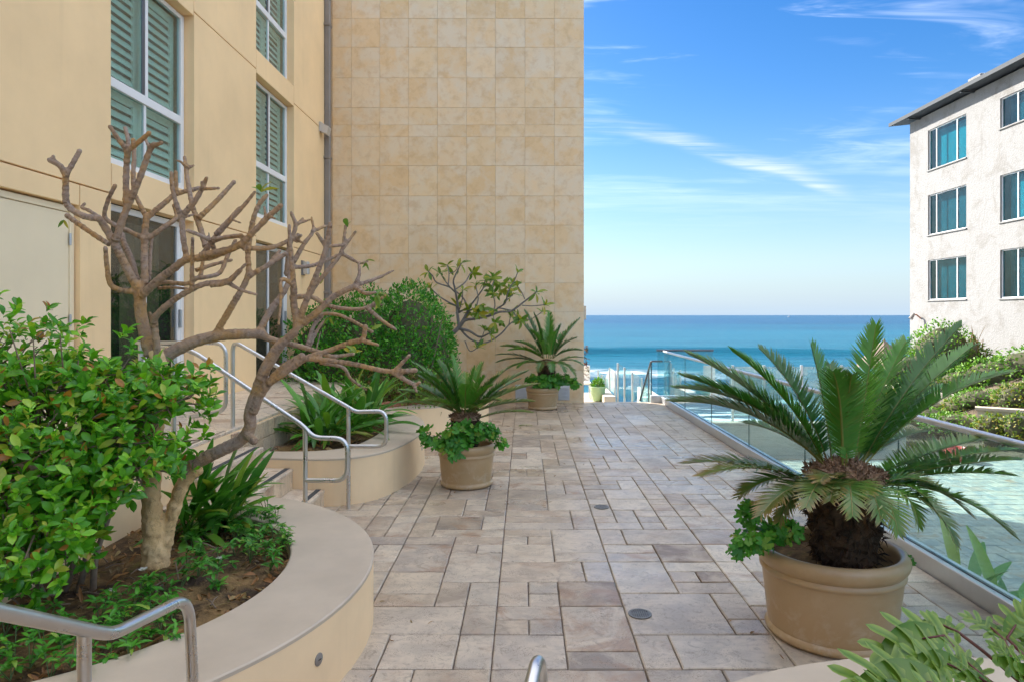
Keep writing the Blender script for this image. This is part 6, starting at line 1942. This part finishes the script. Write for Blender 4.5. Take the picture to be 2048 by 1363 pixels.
for k in range(3):
    V, Fc, Bm = philo_shape(.30, 5, 40 + k)
    me = bpy.data.meshes.new('leaf'); me.from_pydata([tuple(v) for v in V], [], Fc)
    me.attributes.new('brown', 'FLOAT', 'POINT').data.foreach_set('value', np.array(Bm, dtype=np.float32))
    me.polygons.foreach_set('use_smooth', [True] * len(me.polygons)); me.materials.append(M['philo']); me.update(); pm.append(me)
stalks = MB()
pr_ = random.Random(9)
LV = [((1888, 1270, 2.50), (1712, 1320, 2.40), .95), ((1915, 1262, 2.62), (1775, 1222, 2.75), .75), ((2008, 1278, 2.45), (1905, 1205, 2.60), .9), ((2014, 1275, 2.45), (2085, 1195, 2.5), .95), ((1930, 1342, 2.25), (1790, 1308, 2.2), .85),
      ((1900, 1372, 2.15), (1650, 1352, 2.12), 1.1), ((1965, 1350, 2.25), (1850, 1275, 2.40), .8), ((2040, 1335, 2.2), (1965, 1262, 2.3), .8), ((1985, 1372, 2.1), (1880, 1330, 2.05), .8), ((2060, 1372, 2.1), (2000, 1300, 2.0), .9), ((1830, 1400, 2.1), (1720, 1372, 2.0), .9), ((1940, 1420, 2.0), (1800, 1380, 1.95), .9),
      ((2070, 1310, 2.4), (2020, 1235, 2.5), .7), ((2090, 1390, 2.0), (2050, 1310, 1.9), .9)]
for i, (j, t, s) in enumerate(LV):
    a, b = P(*j), P(*t)
    o = link('leaf', pm[i % 3], philo)
    L = (b - a).length
    mt = frame_mat(a, (b - a).normalized() + Vector((0, 0, .18)), Vector((.15 * pr_.uniform(-1, 1), -.55, 1)), pr_.uniform(-.3, .3), max(.5, min(1.2, L / .30)) * s * .76)
    o.matrix_local = Matrix.Translation(-Vector(philo.location)) @ mt
    root_ = Vector((1.72 + pr_.uniform(-.12, .25), 2.02 + pr_.uniform(-.1, .1), .33))
    midp = root_.lerp(a, .55) + Vector((0, 0, .08))
    mp_ = [bez(root_, midp, a, q / 8) for q in range(9)] + [a + (b - a) * .25 + Vector((0, 0, .012))]
    MB().tube(mp_, [.008] * 6 + [.007, .0065, .006, .003], 7).build('petiole', M['petiole'], philo, True)

# ================================================================== bedding plants, litter and blossoms in the near planter
bed = thing('bedding_plants', 'low green bedding plants spreading over the soil of the near planter', 'ground cover', (-2.0, 3.8, PS1))
tag(bed, kind='stuff')
bs = [leaf_shape(.050, .021, .35, .4, .5, 4), leaf_shape(.040, .018, .55, .4, .5, 4), leaf_shape(.058, .020, .25, .4, .48, 4)]
items = []; stm = MB()
rb = random.Random(55)
def soil_pt(px, py, z=PS1 + .03):
    Y = (H - z) * F / (py - CY); return P(px, py, Y)
spots = [(540, 1062), (505, 1085), (560, 1100), (450, 1050), (515, 1045), (490, 1060), (470, 1085), (530, 1120), (565, 1075), (500, 1125), (545, 1090), (395, 1165), (420, 1150), (375, 1140), (290, 1195), (330, 1185), (262, 1240), (300, 1215), (350, 1215), (230, 1215),
         (120, 1290), (180, 1335), (60, 1335), (345, 1245), (100, 1255), (30, 1310), (285, 1285), (215, 1290), (20, 1360), (100, 1365), (150, 1380), (430, 1180), (400, 1120), (250, 1300), (320, 1270), (60, 1280), (140, 1330), (200, 1250), (440, 1020), (555, 1045), (575, 1085), (480, 1035), (520, 1070), (420, 1085), (360, 1180), (310, 1240), (270, 1215), (240, 1265), (180, 1290), (140, 1270), (90, 1315), (50, 1250), (10, 1270), (220, 1335), (260, 1330), (470, 1110), (440, 1140), (510, 1105), (20, 1330), (380, 1100), (540, 1140), (330, 1300), (485, 1050), (535, 1030), (560, 1060), (545, 1115), (515, 1090), (495, 1105), (460, 1065), (570, 1100), (430, 1060), (525, 1052), (480, 1075)]
for px, py in spots:
    b = soil_pt(px, py)
    for q in range(rb.randint(3, 5)):
        hh = rb.uniform(.03, .14); tp_ = b + Vector((rb.uniform(-.05, .05), rb.uniform(-.06, .06), hh))
        stm.tube([b, tp_], [.0028, .002], 4)
        for k in range(rb.randint(5, 8)):
            a = k * 2.4 + rb.random(); el = rb.uniform(-.15, .9)
            d = Vector((math.cos(a) * math.cos(el), math.sin(a) * math.cos(el), math.sin(el)))
            items.append((frame_mat(tp_ - Vector((0, 0, rb.uniform(0, .02))), d, Vector((0, 0, 1)), rb.uniform(-.3, .3), rb.uniform(.7, 1.25)), rb.randrange(3), rb.random()))
stm.build('stems', M['green_stem'], bed)
join_leaves('foliage', items, bs, M['geranium'], bed)
lit = thing('leaf_litter', 'brown and orange dry leaves lying on the planter soil', 'litter', (-2.0, 3.6, PS1)); tag(lit, kind='stuff')
ds_ = [leaf_shape(.060, .024, .5, .6, .5, 4), leaf_shape(.045, .016, -.5, .8, .5, 4), leaf_shape(.075, .014, .3, .5, .5, 4)]
items = []
for _ in range(900):
    a = rb.uniform(R(-95), R(95)); rad = 1.36 * math.sqrt(rb.random()) if rb.random() < .55 else rb.uniform(1.12, 1.36)
    x, y = P1C[0] + rad * math.cos(a), P1C[1] + rad * math.sin(a)
    if x < -2.8: continue
    z = PS1 + .05 * mnoise.noise(Vector((x * 3, y * 3, 5))) + .06 * (1 - rad / 1.39) + rb.uniform(.0, .025)
    items.append((frame_mat((x, y, z), Vector((rb.uniform(-1, 1), rb.uniform(-1, 1), rb.uniform(-.15, .3))), Vector((0, 0, 1)) + rv(rb) * .5, rb.uniform(-.8, .8), rb.uniform(.6, 1.35)), rb.randrange(3), rb.random()))
for _ in range(160):
    x, y = rb.uniform(-2.7, -1.85), rb.uniform(7.35, 9.4)
    items.append((frame_mat((x, y, .42 + rb.uniform(0, .06)), Vector((rb.uniform(-1, 1), rb.uniform(-1, 1), rb.uniform(-.1, .5))), Vector((0, 0, 1)) + rv(rb) * .5, rb.uniform(-.8, .8), rb.uniform(.8, 1.6)), rb.randrange(3), rb.random()))
join_leaves('dry_leaves', items, ds_, M['dead_leaf'], lit)
pave = thing('scattered_leaves', 'few small dry leaves scattered on the paving beside the planters and pots', 'litter', (-.8, 7, 0)); tag(pave, kind='stuff')
items = []
for cx_, cy_, r0, n in ((P1C[0], P1C[1], P1R, 14), (PB[0], PB[1], .30, 12), (PA[0], PA[1], .38, 10), (-2.55, 8.5, 1.28, 16), (.4, 14.1, .35, 8), (.6, 8.5, .2, 8)):
    for _ in range(n):
        a = rb.uniform(R(-70), R(70)) if r0 > .5 else rb.uniform(0, 6.28); rr_ = r0 + .04 + abs(rb.gauss(0, .22))
        x, y = cx_ + rr_ * math.cos(a), cy_ + rr_ * math.sin(a)
        if x > 2.95 or y > 15: continue
        items.append((frame_mat((x, y, .006), Vector((rb.uniform(-1, 1), rb.uniform(-1, 1), .05)), Vector((0, 0, 1)), rb.uniform(-.3, .3), rb.uniform(.4, .9)), rb.randrange(3), rb.random()))
join_leaves('dry_leaves', items, ds_, M['dead_leaf'], pave)
tw_ = MB()
for _ in range(34):
    a = rb.uniform(R(-90), R(60)); rad = rb.uniform(.2, 1.25); x, y = P1C[0] + rad * math.cos(a), P1C[1] + rad * math.sin(a)
    if x < -2.75: continue
    d = Vector((rb.uniform(-1, 1), rb.uniform(-1, 1), rb.uniform(0, .35))).normalized() * rb.uniform(.05, .16); p = Vector((x, y, PS1 + .05))
    tw_.tube([p, p + d * .5 + Vector((0, 0, .01)), p + d], [.005, .004, .0025], 5)
tw_.build('twigs', M['twig'], lit)
for px, py, lab in ((287, 1140, 'white fallen blossom at the foot of the frangipani trunk'), (440, 1118, 'white fallen blossom between the trunk and the curved coping'), (224, 1183, 'white blossom lying left of the trunk on the soil')):
    b = soil_pt(px, py, PS1 + .08)
    fl_ = thing('blossom', lab, 'flower', b, 'white blossoms on the soil')
    sv, sf = leaf_shape(.030, .022, -.2, .3, .62, 3)
    me = bpy.data.meshes.new('petal'); me.from_pydata(sv.tolist(), [], sf); me.materials.append(M['petal']); me.update()
    for k in range(5):
        o = link('petal', me, fl_); o.matrix_local = frame_mat((0, 0, 0), (math.cos(k * 1.257), math.sin(k * 1.257), .35 + rb.uniform(-.2, .2)), Vector((0, -.4, 1)))
sv, sf = leaf_shape(.20, .03, .3, .4, .5, 4)
me = bpy.data.meshes.new('leaf'); me.from_pydata(sv.tolist(), [], sf); me.materials.append(M['frangi_leaf']); me.update()
fb = Vector((.02, 11.95, .012))
fl_ = thing('fallen_leaf', 'yellow green fallen leaf cluster lying on the pavers', 'leaf', fb)
for a in (.3, 1.4, 2.6, 3.3):
    o = link('leaf', me, fl_); o.matrix_local = frame_mat((0, 0, 0), (math.cos(a), math.sin(a), .12), Vector((0, 0, 1)), 0, .8)

# ================================================================== the green glazed pot on the lower terrace
gp = thing('glazed_pot', 'pale green glazed pot standing on the sunlit lower terrace', 'pot', (1.78, 16.75, -.165))
MB().lathe([(.01, .003), (.115, .003), (.13, .02), (.155, .10), (.175, .2), (.186, .29), (.20, .335), (.205, .35), (.195, .36), (.18, .35), (.17, .30), (.01, .30)], 1.78, 16.75, 40, -.165).build('body', M['celadon'], gp, True, R(50))
sh_ = thing('potted_shrub', 'small bright green shrub growing in the pale green pot', 'shrub', (1.78, 16.75, .15))
items = []
for _ in range(380):
    d = rv(rb); d.z = abs(d.z)
    p = Vector((1.78, 16.75, .17)) + Vector((d.x * .15, d.y * .15, d.z * .22)) * rb.uniform(.5, 1.05)
    items.append((frame_mat(p, d + rv(rb) * .4, rv(rb), 0, rb.uniform(.7, 1.2)), rb.randrange(2), rb.random()))
join_leaves('foliage', items, hs, M['shrub_leaf'], sh_)
MB().tube([(1.78, 16.75, .1), (1.78, 16.75, .3)], .012, 6).build('stem', M['twig'], sh_)
# the dark reddish plant hanging past the tower corner
rp = thing('red_plant', 'dark red leaved plant peeking past the tower corner', 'plant', (1.30, 16.6, .4))
items = []
for k in range(60):
    p = P(rb.uniform(1163, 1174), rb.uniform(690, 760), 16.5)
    items.append((frame_mat(p, Vector((rb.uniform(.1, 1), rb.uniform(-.5, .5), rb.uniform(-.7, .3))), Vector((0, 0, 1)), 0, rb.uniform(1.0, 2.2)), 0, rb.random()))
M['red_leaf'] = m_leaf('dark red leaf', [(0.0, (0.07, 0.022, 0.03)), (0.6, (0.14, 0.05, 0.05)), (1.0, (0.10, 0.10, 0.05))], 0.5, 0.2)
join_leaves('foliage', items, hs, M['red_leaf'], rp)
MB().tube([(1.22, 16.6, -.165), (1.25, 16.6, .5), (1.3, 16.55, 1.0)], .02, 6).build('stem', M['twig'], rp)

# ================================================================== shrubs on the slope by the white building
ss = [leaf_shape(.11, .055, .2, .35, .55, 3), leaf_shape(.085, .045, .4, .4, .55, 3)]
def shrub(name, label, blobs, n, mat, seed, s=1.0):
    r = random.Random(seed)
    c0 = blobs[0][0]
    gz = ground_z(c0[0], c0[1])
    root = thing(name, label, 'shrub', (c0[0], c0[1], gz), 'shrubs on the slope')
    items = []
    tot = sum(b[1][0] * b[1][2] for b in blobs)
    for c, rad in blobs:
        c = Vector(c)
        for _ in range(int(n * rad[0] * rad[2] / tot)):
            d = rv(r)
            if d.z < -.5: continue
            f = r.uniform(.86, 1.05) + .16 * mnoise.noise(Vector((c.x + d.x * 2.4, c.y + d.y * 2.4, c.z + d.z * 2.4)))
            p = c + Vector((d.x * rad[0], d.y * rad[1], d.z * rad[2])) * f
            items.append((frame_mat(p, d + rv(r) * .8 + Vector((0, 0, .3)), d + rv(r) * .4, r.uniform(-.5, .5), r.uniform(.7, 1.3) * s), r.randrange(2), r.random()))
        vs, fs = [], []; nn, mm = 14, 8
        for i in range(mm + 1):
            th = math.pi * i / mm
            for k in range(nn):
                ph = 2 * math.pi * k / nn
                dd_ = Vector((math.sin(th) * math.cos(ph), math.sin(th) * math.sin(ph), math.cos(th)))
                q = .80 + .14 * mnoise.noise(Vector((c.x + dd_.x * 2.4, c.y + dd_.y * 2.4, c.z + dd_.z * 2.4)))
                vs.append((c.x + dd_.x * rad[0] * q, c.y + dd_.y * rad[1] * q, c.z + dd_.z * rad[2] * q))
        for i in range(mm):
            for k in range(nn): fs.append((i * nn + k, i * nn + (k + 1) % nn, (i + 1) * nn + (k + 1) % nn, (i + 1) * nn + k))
        MB().add(vs, fs).build('inner_shade', M['shade_twig'], root)  # dark filler, its colour imitates the shade inside the shrub
    join_leaves('foliage', items, ss, mat, root)
    mb = MB()
    for k in range(4):
        mb.tube([(c0[0] + .15 * k - .2, c0[1], gz - .1), (c0[0] + .2 * k - .3, c0[1] + .1, c0[2] + .1)], [.05, .02], 6)
    mb.build('stems', M['twig'], root)
    return root
shrub('shrub', 'tall rounded bright green shrub against the corner of the white building', [(P(1885, 705, 22.6), (1.05, .9, 1.0)), (P(1820, 745, 22.4), (1.0, .9, .75)), (P(1930, 730, 22.4), (.8, .8, .8)), (P(1765, 775, 22.2), (.6, .7, .5))], 4200, M['shrub_leaf'], 1)
shrub('shrub', 'low spreading green shrub along the foot of the white wall', [(P(1990, 755, 20.6), (1.1, .8, .62)), (P(2070, 740, 20.2), (1.2, .8, .75)), (P(1930, 765, 20.8), (.8, .7, .45)), (P(2150, 750, 19.8), (1.1, .8, .7))], 3600, M['shrub_leaf'], 2)
shrub('shrub', 'rounded yellow green shrub above the retaining wall on the right edge', [(P(2030, 798, 18.4), (.52, .45, .42)), (P(2080, 790, 18.2), (.5, .45, .48))], 1800, M['yellow_shrub'], 3, .8)
shrub('shrub', 'yellowing ivy like shrub covering the face of the retaining wall', [(P(1990, 862, 16.6), (.5, .22, .42)), (P(2040, 862, 16.2), (.45, .22, .42)), (P(2095, 870, 15.9), (.45, .22, .45))], 2000, M['yellow_shrub'], 4, .75)
shrub('shrub', 'broad green shrub covering the bank between the kerb wall and the retaining wall', [(P(1905, 850, 17.8), (.8, .5, .32)), (P(1850, 835, 18.6), (.7, .5, .3)), (P(1960, 800, 19.2), (.7, .5, .32)), (P(1790, 830, 19.0), (.6, .5, .3))], 2200, M['shrub_leaf'], 8, .8)
shrub('shrub', 'pale mixed shrub in the middle of the slope behind the cycad fronds', [(P(1810, 800, 20.4), (.7, .5, .35)), (P(1870, 780, 20.8), (.6, .5, .35)), (P(1925, 815, 19.4), (.55, .4, .3))], 2000, M['yellow_shrub'], 5, .8)
shrub('shrub', 'dusty green shrub low on the slope behind the glass rail', [(P(1745, 800, 19.5), (.6, .5, .35)), (P(1690, 812, 18.8), (.4, .4, .28))], 1100, M['shrub_leaf'], 6, .8)
yc = P(1948, 690, 21.9)
yu = thing('yucca', 'spiky dry tipped yucca rising behind the tall green shrub', 'plant', (yc.x, yc.y, ground_z(yc.x, yc.y)))
items = []
ys_ = [leaf_shape(.75, .035, .10, .5, .3, 4)]
for k in range(70):
    d = rv(rb); d.z = abs(d.z) * .9 + .25
    items.append((frame_mat(yc + Vector((rb.uniform(-.3, .3), rb.uniform(-.2, .2), rb.uniform(-.5, 0))), d, Vector((0, 0, 1)), 0, rb.uniform(.6, 1.1)), 0, rb.random()))
join_leaves('leaves', items, ys_, M['dry_grass'], yu)
MB().tube([(yc.x, yc.y, ground_z(yc.x, yc.y) - .1), (yc.x, yc.y, yc.z)], [.12, .09], 8).build('trunk', M['twig'], yu)
rt_ = Vector((9.5, 15.2, -1.29))
tub = thing('storage_tub', 'small red tub at the far side of the sunken court', 'tub', rt_)
MB().lathe([(.01, .002), (.17, .002), (.185, .02), (.22, .28), (.235, .285), (.235, .30), (.215, .30), (.20, .28), (.17, .04), (.01, .04)], rt_.x, rt_.y, 28, rt_.z).build('body', M['red'], tub, True, R(40))
for sg in (-1, 1):
    MB().tube(bend([rt_ + Vector((sg * .225, -.06, .26)), rt_ + Vector((sg * .27, -.06, .22)), rt_ + Vector((sg * .27, .06, .22)), rt_ + Vector((sg * .225, .06, .26))], .02, 4), .010, 6).build('handle', M['red'], tub, True)
